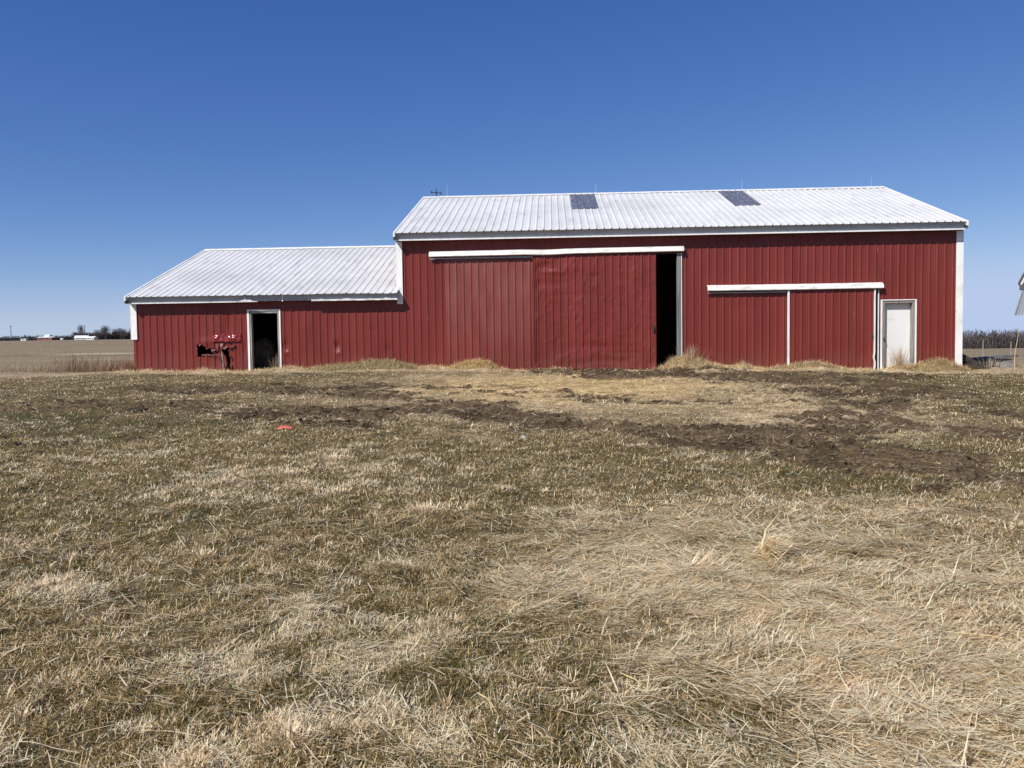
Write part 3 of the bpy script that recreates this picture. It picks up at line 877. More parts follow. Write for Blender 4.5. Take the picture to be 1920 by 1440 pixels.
def palette(N, st, gr, bl, dry):
    """mix straw / olive / tan blade colours"""
    tan = np.array([.64, .46, .225]); olive = np.array([.16, .13, .04]); pale = np.array([1.0, .80, .55]); brown = np.array([.25, .16, .07]); gold = np.array([.92, .66, .27]); grn = np.array([.105, .115, .035])
    u = rng.random(N)
    c = np.where((u < .32)[:, None], tan, np.where((u < .62)[:, None], olive, np.where((u < .84)[:, None], brown, pale)))
    u2 = rng.random(N)
    cs = np.where((u2 < .66)[:, None], pale, np.where((u2 < .88)[:, None], tan * 1.1, np.where((u2 < .97)[:, None], brown, olive)))
    pick = rng.random(N) < st
    c = np.where(pick[:, None], cs, c)
    pg = rng.random(N) < gr * .62
    c = np.where((pg & ~pick)[:, None], np.where((rng.random(N) < .35)[:, None], grn, olive * .95), c)
    pb = rng.random(N) < bl * .7
    c = np.where((pb & ~pick)[:, None], pale * .98, c)
    c = c * (1 - dry[:, None]) + gold * dry[:, None] * .96
    return np.clip(c * rng.uniform(.68, 1.18, (N, 1)), 0, .90)


def field(name, N, r0, r1, wmul, lab, frac_flat=.0, sector=None, kind='turf'):
    a_lim = math.radians(41)
    if sector: a = rng.uniform(math.radians(sector[0]), math.radians(sector[1]), N)
    else: a = rng.uniform(-a_lim, a_lim, N)
    # density per area falls off as 1/r inside the band
    r = rng.uniform(r0, r1, N)
    x = r * np.sin(a); y = r * np.cos(a)
    ok = barn_clear(x, y); x = x[ok]; y = y[ok]; r = r[ok]
    mu = mud_f(x, y); st = straw_f(x, y)
    dens = 1 - .97 * mu
    if kind == 'straw': dens = (1 - .66 * mu) * (.05 + .95 * np.maximum(st, mu * .8))
    else: dens = dens * (1 - .55 * st)
    clump = fbm(x, y, 5.5, 3, 55.)
    dens = dens * (.36 + 1.3 * sstep(.36, .66, clump))
    ok = rng.random(len(x)) < dens
    x = x[ok]; y = y[ok]; r = r[ok]; st = st[ok]; clump = clump[ok]
    n_ = len(x)
    gr = green_f(x, y); bl = bleach_f(x, y)
    s, d = to_sd(x, y)
    dry = np.clip(ell(x, y, 1.2, 18.5, 4.8, 4.0) * .7 + sstep(-1.6, -.5, d) * .25 + .3 * ell(x, y, 5, 12.5, 2, 2), 0, 1) * st
    col = palette(n_, st, gr, bl, dry)
    z = H(x, y)
    lod = np.maximum(1, r / 4.2)
    if kind == 'straw':
        ln = (.03 + .17 * rng.random(n_) ** 1.9) * np.minimum(lod, 1.5)
        wd = (.0016 + .0042 * rng.random(n_) ** 2.0) * lod ** .85 * wmul
        flow = (fbm(x, y, 2.1, 4, 99.) - .5) * 4.2 + 1.75
        az = flow + rng.normal(0, .5, n_) * rng.choice([.5, 1.2, 3.0], n_, p=[.25, .45, .30]) + np.where(rng.random(n_) < .5, math.pi, 0)
        lean = np.radians(90 - np.abs(rng.normal(0, 10, n_))); curl = np.radians(rng.uniform(-10, 30, n_))
        z = z + rng.uniform(0, .028, n_) + .03 * sstep(.5, .75, clump)
    else:
        ln = rng.uniform(.020, .058, n_) * (1 + .15 * bl + .2 * gr) * np.minimum(lod, 3) ** .25
        wd = rng.uniform(.0020, .0044, n_) * lod ** .72 * wmul
        az = rng.uniform(0, 2 * math.pi, n_)
        lean = np.radians(np.minimum(rng.uniform(22, 92, n_) + 14 * sstep(4, 10, r) + 30 * st, 95)); curl = np.radians(rng.uniform(-20, 95, n_))
        z = z - .004 + rng.uniform(0, .01, n_)
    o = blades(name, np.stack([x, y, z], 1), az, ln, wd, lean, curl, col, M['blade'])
    tag(o, lab, 'grass', kind='stuff')
    return o


field('turf_grass', 330000, 2.1, 6.0, 1.0, 'short olive and tan turf in the foreground')
field('turf_grass', 420000, 6.0, 13.0, 1.0, 'short dry turf across the middle of the yard')
field('turf_grass', 420000, 13.0, 29.5, 1.0, 'thin dry turf between the mud tracks near the barn')
field('matted_straw', 420000, 2.1, 6.6, 1.0, 'flattened pale straw matted at lower right', kind='straw')
field('straw_litter', 200000, 6.6, 26.0, 1.0, 'golden straw litter spread before the barn doors', kind='straw')
field('field_stubble', 16000, 26.0, 60.0, .8, 'dry stubble of the field left of the barn', sector=(-41, -18))
field('field_stubble', 12000, 24.5, 60.0, .8, 'rough dry grass behind the right barn corner', sector=(29, 40))
def stalks(name, N, lab):
    r = rng.uniform(2.3, 7.5, N); a = rng.uniform(-.72, .72, N)
    x, y = r * np.sin(a), r * np.cos(a)
    k = rng.random(N) < .12 + .9 * straw_f(x, y)
    x, y = x[k], y[k]; n_ = len(x)
    L = rng.uniform(.08, .26, n_); g = fbm(x, y, 3.1, 3, 93.)
    az = 1.75 + (fbm(x, y, 2.1, 4, 99.) - .5) * 4.2 + rng.normal(0, .8, n_) + np.where(rng.random(n_) < .5, math.pi, 0)
    col = np.array([[1.0, .82, .55]]) * rng.uniform(.7, 1.0, (n_, 1))
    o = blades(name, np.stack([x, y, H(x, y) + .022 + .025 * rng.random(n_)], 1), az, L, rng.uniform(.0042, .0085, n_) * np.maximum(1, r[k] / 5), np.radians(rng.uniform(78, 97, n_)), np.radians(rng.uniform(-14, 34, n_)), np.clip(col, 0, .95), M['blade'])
    tag(o, lab, 'grass', kind='stuff')


stalks('loose_stalks', 5200, 'broad pale dead blades strewn over the matted straw')


def mini_tufts(name, K, r0, r1, lab):
    a = rng.uniform(-.72, .72, K); r = rng.uniform(r0, r1, K)
    cx, cy = r * np.sin(a), r * np.cos(a)
    pr = (.38 + .9 * bleach_f(cx, cy)) * (1 - .8 * straw_f(cx, cy)) * (1 - mud_f(cx, cy)) * sstep(.42, .62, fbm(cx, cy, 2.2, 3, 91.))
    k = (rng.random(K) < pr) & barn_clear(cx, cy, .5)
    cx, cy, r = cx[k], cy[k], r[k]; K = len(cx)
    nb = rng.integers(14, 60, K); idx = np.repeat(np.arange(K), nb); n_ = len(idx)
    sp = rng.uniform(.015, .06, K) * (1 + r * .05)
    aa_ = rng.uniform(0, 6.283, n_); rr_ = np.abs(rng.normal(0, 1, n_)) * sp[idx]
    st_ = rng.uniform(.6, 1.6, K)[idx]
    px, py = cx[idx] + rr_ * np.cos(aa_) * st_, cy[idx] + rr_ * np.sin(aa_)
    lean = np.radians(rng.uniform(38, 93, n_)); az = np.pi / 2 - aa_ + rng.normal(0, .6, n_)
    tone = rng.uniform(.7, 1.05, K)[idx] * rng.uniform(.6, 1.15, n_)
    base = np.where((rng.random(K) < .75)[idx][:, None], np.array([1.0, .80, .52]), np.array([.66, .47, .26]))
    ln = rng.uniform(.025, .075, K)[idx] * rng.uniform(.6, 1.2, n_)
    wd = rng.uniform(.003, .0062, n_) * np.maximum(1, (r[idx] / 4.5) ** .8)
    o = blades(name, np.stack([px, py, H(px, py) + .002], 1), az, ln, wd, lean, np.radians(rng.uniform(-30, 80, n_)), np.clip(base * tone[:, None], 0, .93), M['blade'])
    tag(o, lab, 'grass', kind='stuff')


mini_tufts('dead_grass_tufts', 8500, 2.2, 7.0, 'small bleached dead tufts scattered through the near turf')
mini_tufts('dead_grass_tufts', 6500, 7.0, 20.0, 'small bleached dead tufts scattered across the far lawn')
# taller fringe where ground meets the siding
N = 34000
s = rng.uniform(-9.2, 17.2, N); d = -np.abs(rng.normal(0, .26, N)) - .05
x = ORG.x + s * S_AX.x + d * D_AX.x; y = ORG.y + s * S_AX.y + d * D_AX.y
ok = (rng.random(N) < .35 + 1.0 * sstep(.45, .62, fbm(s, s * 0, 1.3, 3, 66.))) & ~((s > 5) & (s < 8.0)) & ~((s > 3.2) & (s < 5) & (rng.random(N) < .6))
x, y, s = x[ok], y[ok], s[ok]; N = len(x)
o = blades('grass_fringe', np.stack([x, y, H(x, y) - .01], 1), rng.uniform(0, 6.28, N), rng.uniform(.05, .17, N), rng.uniform(.006, .010, N), np.radians(rng.uniform(15, 90, N)), np.radians(rng.uniform(0, 70, N)),
           palette(N, np.full(N, .9), np.zeros(N), np.zeros(N), np.full(N, .2)), M['blade'])
tag(o, 'fringe of dry straw along the foot of the barn wall', 'grass', kind='stuff')

# mud clods
def lumps(name, X, Y, R, mat, zo=0.0):
    ico = []; t = (1 + 5 ** .5) / 2
    iv = np.array([(-1, t, 0), (1, t, 0), (-1, -t, 0), (1, -t, 0), (0, -1, t), (0, 1, t), (0, -1, -t), (0, 1, -t), (t, 0, -1), (t, 0, 1), (-t, 0, -1), (-t, 0, 1)]) / math.sqrt(1 + t * t)
    fi = np.array([(0, 11, 5), (0, 5, 1), (0, 1, 7), (0, 7, 10), (0, 10, 11), (1, 5, 9), (5, 11, 4), (11, 10, 2), (10, 7, 6), (7, 1, 8), (3, 9, 4), (3, 4, 2), (3, 2, 6), (3, 6, 8), (3, 8, 9), (4, 9, 5), (2, 4, 11), (6, 2, 10), (8, 6, 7), (9, 8, 1)])
    n_ = len(X)
    V = iv[None] * (R[:, None] * rng.uniform(.6, 1.3, (n_, 12)))[..., None]
    V[..., 0] *= rng.uniform(.8, 1.6, (n_, 1)); V[..., 2] *= .6
    V = V + np.stack([X, Y, H(X, Y) + zo], 1)[:, None]
    F = (fi[None] + (np.arange(n_) * 12)[:, None, None]).reshape(-1, 3)
    return mesh_np(name, V.reshape(-1, 3), F, mat)


N = 60000
r = rng.uniform(5, 25, N); a = rng.uniform(-.72, .72, N); x = r * np.sin(a); y = r * np.cos(a)
k = (mud_f(x, y) * rng.random(N) > .42) & barn_clear(x, y); x, y = x[k][:9000], y[k][:9000]
o = lumps('mud_clods', x, y, np.clip(np.abs(rng.normal(0, .02, len(x))) + .007, 0, .045), M['clod'])
tag(o, 'dark mud clods churned up in the wheel tracks', 'mud', kind='stuff')


# ------------------------------------------------------------------ single plants
def tuft(name, x, y, n_, hgt, spread, colr, label, cat, group=None, w_=.004, lean=(5, 60), curl=(0, 60), azc=None, azs=3.14):
    root = empty(name, (x, y, float(H(x, y)) - .01))
    rr_ = np.abs(rng.normal(0, spread, n_)); aa_ = rng.uniform(0, 6.283, n_)
    px, py = rr_ * np.cos(aa_), rr_ * np.sin(aa_)
    zz = H(x + px, y + py) - float(H(x, y))
    az = np.arctan2(px, py) + rng.normal(0, .5, n_) if azc is None else azc + rng.uniform(-azs, azs, n_)
    ln = hgt * rng.uniform(.45, 1.05, n_)
    le = np.radians(rng.uniform(lean[0], lean[1], n_)) * (.35 + .65 * np.clip(rr_ / (spread * 1.6), 0, 1))
    col = np.array(colr)[None] * rng.uniform(.65, 1.15, (n_, 1))
    o = blades('blades', np.stack([px, py, zz], 1), az, ln, rng.uniform(.7, 1.3, n_) * w_, le, np.radians(rng.uniform(curl[0], curl[1], n_)), col, M['blade'], root)
    tag(root, label, cat, group)
    return root


G1 = 'bleached grass tufts in the turf'
for x, y, n_, h, sp, lab in [
    (-.86, 2.95, 420, .10, .075, 'large spiky bleached grass tuft at the bottom edge, left of centre'),
    (-1.50, 3.95, 260, .08, .09, 'bleached tuft with a dark hollow in the lower left turf'),
    (-2.18, 5.45, 260, .09, .12, 'pale golden tuft above the lower left turf'),
    (-3.04, 5.4, 240, .09, .14, 'wide pale tuft patch near the left edge'),
    (-.68, 3.75, 180, .09, .06, 'brownish spiky tuft left of the matted straw'),
    (-2.03, 3.2, 160, .07, .06, 'small pale tuft in the bottom left corner'),
    (-.74, 6.7, 420, .12, .17, 'broad grey straw tuft in the middle of the lawn'),
    (-2.05, 9.0, 260, .13, .18, 'pale tuft halfway to the barn, below the mud'),
    (-2.40, 8.3, 240, .11, .2, 'flattened pale tuft left of the halfway tuft'),
    (-1.65, 7.4, 200, .09, .16, 'pale tuft between the lawn centre and the mud'),
]:
    tuft('grass_tuft', x, y, n_, h * .9, sp, (.98, .80, .54), lab, 'grass tuft', G1, .0042 if y < 5 else .0065, (35, 88), (-20, 60))
tuft('grass_tuft', 1.62, 5.2, 130, .42, .05, (.97, .82, .54), 'arching clump of long pale dry blades at right', 'grass tuft', None, .008, (30, 70), (30, 85), 1.9, .8)
tuft('grass_tuft', 1.15, 4.95, 110, .24, .14, (.97, .80, .55), 'long fallen pale blades left of the arching clump', 'grass tuft', None, .008, (68, 86), (5, 20), 1.8, .9)


def local(s, d):
    p = ORG + S_AX * s + D_AX * d
    return p.x, p.y


x, y = local(8.85, -.22); tuft('dry_weed', x, y, 170, .62, .22, (.60, .44, .30), 'dry weeds standing against the big door post', 'weed', None, .009, (0, 50), (0, 40))
x, y = local(8.3, -.35); tuft('dry_weed', x, y, 130, .38, .2, (.62, .50, .32), 'low pale dry weeds spilling into the open main doorway', 'weed', None, .009, (10, 70), (0, 40))
x, y = local(15.05, -.16); tuft('dry_weed', x, y, 130, .85, .13, (.58, .44, .30), 'tall dry weeds in front of the white door', 'weed', None, .008, (0, 42), (0, 25))
x, y = local(-4.2, .05); tuft('dry_weed', x, y, 70, .60, .14, (.34, .27, .19), 'thin dry weeds in the left doorway', 'weed', None, .009, (0, 45), (0, 30))
x, y = local(10.4, -.15); tuft('dry_weed', x, y, 120, .22, .16, (.62, .47, .32), 'short dry grass clump below the shorter track cover', 'weed', None, .009, (10, 65), (0, 40))
# straw heaps
def heap(name, s, d, rx, ry, h, n_, label, colr):
    x, y = local(s, d); h *= .62; rx *= 1.15; root = empty(name, (x, y, float(H(x, y)) - .02), -TH)
    u, v_ = np.meshgrid(np.linspace(-1, 1, 21), np.linspace(-1, 1, 15), indexing='ij')
    rr_ = np.clip(1 - u ** 2 - v_ ** 2, 0, 1)
    zz = h * rr_ ** .8 * (.45 + 1.15 * fbm(u, v_, 3, 3, s)) - .05 * (rr_ <= 0)
    f = [(i * 15 + j_, (i + 1) * 15 + j_, (i + 1) * 15 + j_ + 1, i * 15 + j_ + 1) for i in range(20) for j_ in range(14)]
    def gh(a_, b_):
        wx_ = x + a_ * S_AX.x + b_ * D_AX.x; wy_ = y + a_ * S_AX.y + b_ * D_AX.y
        return H(wx_, wy_) - float(H(x, y)) + .02
    zz = zz + gh(u * rx, v_ * ry)
    cc = np.array(colr) * .4 * (.7 + .6 * fbm(u.ravel() * 4, v_.ravel() * 4, 1, 3, 8.))[:, None]
    mesh_np('mound', np.stack([u.ravel() * rx, v_.ravel() * ry, zz.ravel()], 1), np.array(f), M['twig'], root, cc, True)
    a_ = rng.uniform(0, 6.28, n_); r_ = np.sqrt(rng.random(n_)) * (1 + .3 * rng.random(n_) ** 3) * 1.05
    uu, vv = r_ * np.cos(a_), r_ * np.sin(a_)
    z2 = h * np.clip(1 - uu ** 2 - vv ** 2, 0, 1) ** .8 * (.45 + 1.15 * fbm(uu, vv, 3, 3, s)) + gh(uu * rx, vv * ry)
    o = blades('loose_straw', np.stack([uu * rx, vv * ry, z2], 1), rng.uniform(0, 6.28, n_), rng.uniform(.08, .24, n_), rng.uniform(.006, .010, n_), np.radians(rng.uniform(25, 95, n_)), np.radians(rng.uniform(-10, 60, n_)),
               np.clip(np.array(colr)[None] * rng.uniform(.35, 1.2, (n_, 1)), 0, .93), M['blade'], root)
    tag(root, label, 'straw heap')


heap('straw_heap', 2.15, -.35, .62, .38, .19, 3200, 'golden straw heap left of the big sliding door', (.88, .66, .34))
heap('straw_heap', 16.0, -.45, .85, .45, .14, 3200, 'rounded tan grass heap right of the white door', (.70, .54, .30))
heap('straw_heap', -1.2, -.5, 1.5, .5, .12, 4200, 'broad grassy heap under the junction of wing and barn', (.60, .49, .27))
heap('straw_heap', 12.2, -.35, .75, .3, .10, 2200, 'low straw heap at the white edge of the right sliding door', (.75, .58, .34))
heap('straw_heap', 8.7, -.38, .75, .38, .14, 3000, 'pale straw heap at the main door post', (.88, .69, .40))

# ------------------------------------------------------------------ small objects in the yard
def crumple(name, x, y, rx, ry, h, mat, label, cat, seed):
    root_z = float(H(x, y)) + .012
    u, v_ = np.meshgrid(np.linspace(-1, 1, 13), np.linspace(-1, 1, 9), indexing='ij')
    ex = rx * (.75 + .5 * fbm(u, v_, 1.4, 2, seed)); ey = ry * (.75 + .5 * fbm(u, v_, 1.6, 2, seed + 5))
    zz = h * (fbm(u, v_, 2.3, 3, seed + 9) * 1.3 - .15) * np.clip(1.3 - u ** 2 - v_ ** 2, 0, 1)
    V = np.stack([(u * ex).ravel(), (v_ * ey).ravel(), zz.ravel()], 1)
    f = [(i * 9 + j_, (i + 1) * 9 + j_, (i + 1) * 9 + j_ + 1, i * 9 + j_ + 1) for i in range(12) for j_ in range(8)]
    o = mesh_np(name, V, np.array(f), mat)
    o.location = (x, y, root_z)
    so_ = o.modifiers.new('thick', 'SOLIDIFY'); so_.thickness = .003
    tag(o, label, cat)
    return o


crumple('plastic_scrap', -3.28, 11.45, .115, .10, .06, M['orange'], 'crumpled orange plastic scrap lying on the mud', 'litter', 3.)
crumple('plastic_scrap', .15, 10.72, .055, .05, .06, M['litter'], 'small pale green plastic scrap on the grass', 'litter', 14.)
mb = MB(); z0 = float(H(.75, 5.0)) + .02
mb.tube([(-.06, .05, 0), (0, 0, .01), (.05, -.045, .0)], [.006, .009, .005], 6)
o = mb.build('peeled_stick', M['yellow']); o.location = (.78, 5.0, z0 + .005); tag(o, 'short yellow peeled stick on the matted straw', 'stick')
for (x, y, ang, L, lab) in ((.52, 3.45, -1.05, .2, 'straight pale stalk fallen at the edge of the matted straw'), (-.12, 3.22, -1.1, .18, 'pale stalk lying in turf near the bottom centre'), (2.35, 3.9, -.35, .42, 'long knobbly pale stalk across the straw at lower right')):
    z0 = float(H(x, y)) + .035
    mb = MB(); mb.tube([(-L / 2, 0, 0), (0, .01, .008), (L / 2, 0, 0)], [.004, .0035, .002], 5)
    o = mb.build('dry_stalk', M['yellow']); o.location = (x, y, z0); o.rotation_euler = (0, .05, ang); tag(o, lab, 'stalk')

# round bale dimly visible in the left doorway
bale = MB()
bx, bd_, bz = -5.25, 1.9, 1.45
ring = []
for i in range(9):
    t = i / 8; yy = -.42 + .84 * t
    ring.append((yy, .62 * (1 - .25 * abs(2 * t - 1) ** 6)))
vs_ = []; n_ = 28
for yy, rad in ring:
    for k in range(n_):
        th_ = 2 * math.pi * k / n_; rr_ = rad * (1 + .06 * math.sin(3 * th_ + yy * 3) + random.uniform(-.015, .015))
        vs_.append((rr_ * math.cos(th_) * .62, yy, rr_ * math.sin(th_) * (1.0 if math.sin(th_) > 0 else .85)))
fs_ = [(i * n_ + k, i * n_ + (k + 1) % n_, (i + 1) * n_ + (k + 1) % n_, (i + 1) * n_ + k) for i in range(8) for k in range(n_)] + [tuple(range(n_ - 1, -1, -1)), tuple(range(8 * n_, 9 * n_))]
bale.add(vs_, fs_)
o = bale.build('hay_bale', M['bale'], smooth=True)
p = ORG + S_AX * bx + D_AX * bd_; o.location = (p.x, p.y, bz); o.rotation_euler = (0, 0, -TH + .2)
tag(o, 'slumped old hay bale standing inside the dark left doorway', 'hay bale')

# stone trough with a slab, log pile, rod, posts at the right corner
tr = empty('stone_trough', (16.95, 28.2, float(H(16.95, 28.2))), -.06)
tag(tr, 'low stone trough under a dark slab right of the barn', 'trough')
gz0 = float(H(16.95, 28.2))
mb = MB(); sl_ = .10
pts = [(-.78, -.3), (-.5, -.42), (.3, -.40), (.78, -.34), (.80, .25), (.4, .42), (-.4, .38), (-.75, .15)]
zt = [.96 + (p_[0] * .075) for p_ in pts]; zo = EYE - .57 - .0 - gz0
top = [(px, py, 1.0 - gz0 + .05 + px * .07) for px, py in pts]; bot = [(px * .99, py * .99, tz - .07) for (px, py, tz) in top]
k = len(pts); mb.add(top + bot, [tuple(range(k)), tuple(range(2 * k - 1, k - 1, -1))] + [(i, i + k, (i + 1) % k + k, (i + 1) % k) for i in range(k)])
mb.build('slab', M['slab'], tr, .01)
mb = MB()
for (x0, x1, h) in ((-.70, -.28, 0), (-.26, .18, .01), (.20, .70, .02)):
    zb_ = .97 - gz0 + (x0 + x1) / 2 * .07
    mb.box(x0, x1, -.30, .3, -.3, zb_ - .012 - h)
mb.build('stone_block', M['rock'], tr, .04)
x, y = local(17.35, .45)
lg = MB(); zb = float(H(x, y))
lg.tube([(-.45, .05, .52), (-.1, 0, .34), (.3, -.05, .12), (.62, -.1, -.02)], [.13, .15, .14, .10], 10)
lg.tube([(-.4, .25, .25), (.1, .2, .12), (.75, .1, .02)], [.14, .13, .09], 10)
lg.tube([(-.4, -.1, .12), (.1, -.15, .06), (.45, -.2, .02)], [.14, .12, .09], 10)
o = lg.build('rotten_log', M['log'], smooth=True); o.location = (x, y, zb); tag(o, 'dark rotten logs slumped against the right barn corner', 'log')
rd = MB(); rd.tube([(0, 0, 0), (.02, 0, .12), (.14, .02, .17), (.3, .0, .14), (.34, .02, .17), (.4, .03, .11)], .016, 6); rd.tube([(.1, .02, -.1), (.12, .02, .0), (.24, .02, .01)], .014, 6)
x, y = local(17.05, .9); o = rd.build('rusty_rod', M['rust']); o.location = (x, y, 1.06); tag(o, 'bent rusty rod sticking out past the barn corner', 'scrap iron')
mb = MB(); mb.tube([(.33, .0, -.05), (.28, .02, -.5)], .015, 6)
for (x, yb, h) in ((35.5, 60, 1.3), (37.6, 60, 1.1)):
    zb = float(H(x, yb)); mb = MB(); mb.tube([(0, 0, -.2), (.02, 0, h)], [.05, .04], 8)
    o = mb.build('fence_post', M['wood']); o.location = (x, yb, zb); tag(o, 'thin fence post in the field, nearer the barn' if x < 36 else 'thin fence post in the field, above the stone trough', 'fence post', 'field fence posts')
# tall bent stalk and twigs at the right edge
tw = MB(); zb = float(H(15.2, 24))
tw.tube([(0, 0, 0), (-.02, 0, .3), (.0, 0, .6), (.06, 0, .95), (.10, 0, 1.33)], [.012, .011, .01, .007, .004], 6)
o = tw.build('tall_stalk', M['yellow']); o.location = (15.18, 24, zb); tag(o, 'tall pale bent weed stalk at the right edge', 'weed')
tuft('dry_weed', 14.6, 24.3, 60, .55, .28, (.62, .52, .38), 'sprawling dead weeds in front of the stone trough', 'weed', None, .011, (10, 75), (0, 20))
tuft('dry_weed', 15.6, 23.6, 160, .5, .30, (.64, .50, .32), 'thick straw clump at the right edge beneath the tall stalk', 'weed', None, .010, (5, 70), (0, 50))
tuft('dry_weed', 14.1, 24.6, 110, .30, .35, (.52, .42, .27), 'low dead grass at the foot of the rotten logs', 'weed', None, .010, (5, 70), (0, 50))


# brush left of the barn
def brush(x, y, n_, h, sp, colr, label):
    root = empty('bare_bush', (x, y, float(H(x, y)))); base = np.array(colr)
    px = rng.normal(0, sp, n_); py = rng.normal(0, .5, n_)
    hh = h * rng.uniform(.35, 1.05, n_) * np.exp(-(px / (sp * 1.9)) ** 2)
    o = blades('twigs', np.stack([px, py, np.zeros(n_)], 1), rng.uniform(0, 6.28, n_), hh, rng.uniform(.005, .010, n_), np.radians(rng.uniform(0, 50, n_)), np.radians(rng.uniform(-25, 45, n_)), base[None] * rng.uniform(.6, 1.3, (n_, 1)), M['twig'], root)
    tag(root, label, 'bush', 'bare brush left of the barn')


brush(-15.3, 28.2, 700, 1.0, .7, (.31, .22, .145), 'taller brown bare bush farther left of the barn wing')
brush(-13.2, 28.0, 1100, .72, .9, (.29, .165, .11), 'reddish bare bush close beside the barn wing')
brush(-14.2, 29.5, 900, .75, 1.2, (.36, .27, .18), 'middle brown bare bush between the two others')
brush(-17.3, 28.5, 700, .42, 1.0, (.36, .27, .17), 'low tan brush at the left end of the bushes')

# ------------------------------------------------------------------ shed at the right edge
sh = empty('shed', (12.9, 18.6, float(H(12.9, 18.6))), -.25)
tag(sh, 'grey corrugated shed corner with a white edged roof at the right edge', 'shed')
GZ = float(H(12.9, 18.6))


def wl_(x, y, z):   # world to shed local
    p = Vector((x - 12.9, y - 18.6, 0)); p.rotate(Matrix.Rotation(.25, 3, 'Z')); return (p.x, p.y, z - GZ)


pk = [wl_(12.72, 18.0, 5.35), wl_(11.42, 18.0, 2.87), wl_(15.52, 22.0, 5.35), wl_(14.22, 22.0, 2.87), wl_(14.02, 18.0, 2.87), wl_(16.82, 22.0, 2.87)]
up_ = lambda p_, h: (p_[0], p_[1], p_[2] + h)
mb = MB()
mb.hexa([pk[1], pk[0], pk[2], pk[3]] + [up_(p_, .05) for p_ in (pk[1], pk[0], pk[2], pk[3])])
mb.hexa([pk[0], pk[4], pk[5], pk[2]] + [up_(p_, .05) for p_ in (pk[0], pk[4], pk[5], pk[2])])
mb.build('roof', M['galv'], sh)
mb = MB()
a = wl_(11.455, 17.97, 2.86); b_ = wl_(12.72, 17.97, 5.28); c_ = wl_(12.72, 17.97, 5.18); d_ = wl_(11.50, 17.97, 2.86)
off = lambda p_: (p_[0], p_[1] + .03, p_[2])
mb.hexa([a, d_, off(d_), off(a), b_, c_, off(c_), off(b_)])
mb.build('rake_board', M['trim'], sh)
mb = MB()
t_ = [wl_(11.56, 18.05, 2.84), wl_(13.88, 18.05, 2.84), wl_(12.72, 18.05, 5.15)]; t2 = [wl_(11.56, 18.12, 2.84), wl_(13.88, 18.12, 2.84), wl_(12.72, 18.12, 5.15)]
mb.add(t_ + t2, [(0, 1, 2), (5, 4, 3), (0, 3, 4, 1), (1, 4, 5, 2), (2, 5, 3, 0)])
mb.build('gable_wall', M['wood'], sh)
mb = MB(); e0 = [wl_(11.44, 17.98, 2.74), wl_(14.0, 17.98, 2.62), wl_(14.1, 18.1, 2.62), wl_(11.54, 18.1, 2.74)]
mb.hexa(e0 + [up_(p_, .12) for p_ in e0]); mb.build('eave_beam', M['slab'], sh)


def skirt(a, b_, nn):
    # tapering corrugated sheet from the beam out to the lower edge
    t = b_
    x = (11.47 + (a - 0) * .92) * (1 - t) + (11.04 + a) * t
    y = 17.95 * (1 - t) + (17.55) * t - nn
    z = 2.73 * (1 - t) + 2.16 * t
    px = x - 12.9; py = y - 18.6; c, s_ = math.cos(.25), math.sin(.25)
    return np.stack([px * c - py * s_, px * s_ + py * c, z - GZ], 1)


sheet('skirt_roof', M['galv'], sh, 0, 2.6, 0, 1, skirt, 0.02, .2, rib=.02)
mb = MB()
for (x, y) in ((12.95, 18.25), (14.4, 18.4), (15.6, 21.6), (17.0, 21.6)):
    p_ = wl_(x, y, GZ); mb.box(p_[0] - .07, p_[0] + .07, p_[1] - .07, p_[1] + .07, -.3, 3.0 - GZ)
mb.build('post', M['wood'], sh)


# ------------------------------------------------------------------ far things
def bare_tree(x, y, h, w_, label, group, colr=(.10, .085, .085), n_=260):
    zb = float(H(x, y)) - .2
    root = empty('bare_tree', (x, y, zb))
    mb = MB(); mb.tube([(0, 0, 0), (.1, 0, h * .35), (0, .1, h * .62), (.1, 0, h * .9)], [h * .028, h * .022, h * .012, h * .003], 6)
    for k in range(7):
        a = k * 2.4; hz = h * (.25 + .08 * k); L = w_ * .5 * (1 - .07 * k)
        mb.tube([(0, 0, hz), (math.cos(a) * L * .5, math.sin(a) * L * .5, hz + L * .45), (math.cos(a) * L * .8, math.sin(a) * L * .8, hz + L * .95)], [h * .013, h * .008, h * .003], 5)
    mb.build('trunk', M['pole'], root)
    n_ = int(n_ * 2.2); u = rng.normal(0, 1, (n_, 3)); u /= np.linalg.norm(u, axis=1)[:, None]
    rad = rng.random(n_) ** .4
    p = u * rad[:, None] * np.array([w_ / 2, w_ / 2, h * .36]); p[:, 2] += h * .58
    az = np.arctan2(p[:, 0], p[:, 1]) + rng.normal(0, .6, n_)
    o = blades('crown', p, az, rng.uniform(.7, 2.0, n_) * h / 12, rng.uniform(.08, .22, n_), np.radians(rng.uniform(5, 60, n_)), np.radians(rng.uniform(-10, 40, n_)), np.array(colr)[None] * rng.uniform(.7, 1.3, (n_, 1)), M['twig'], root, 1)
    tag(root, label, 'tree', group)


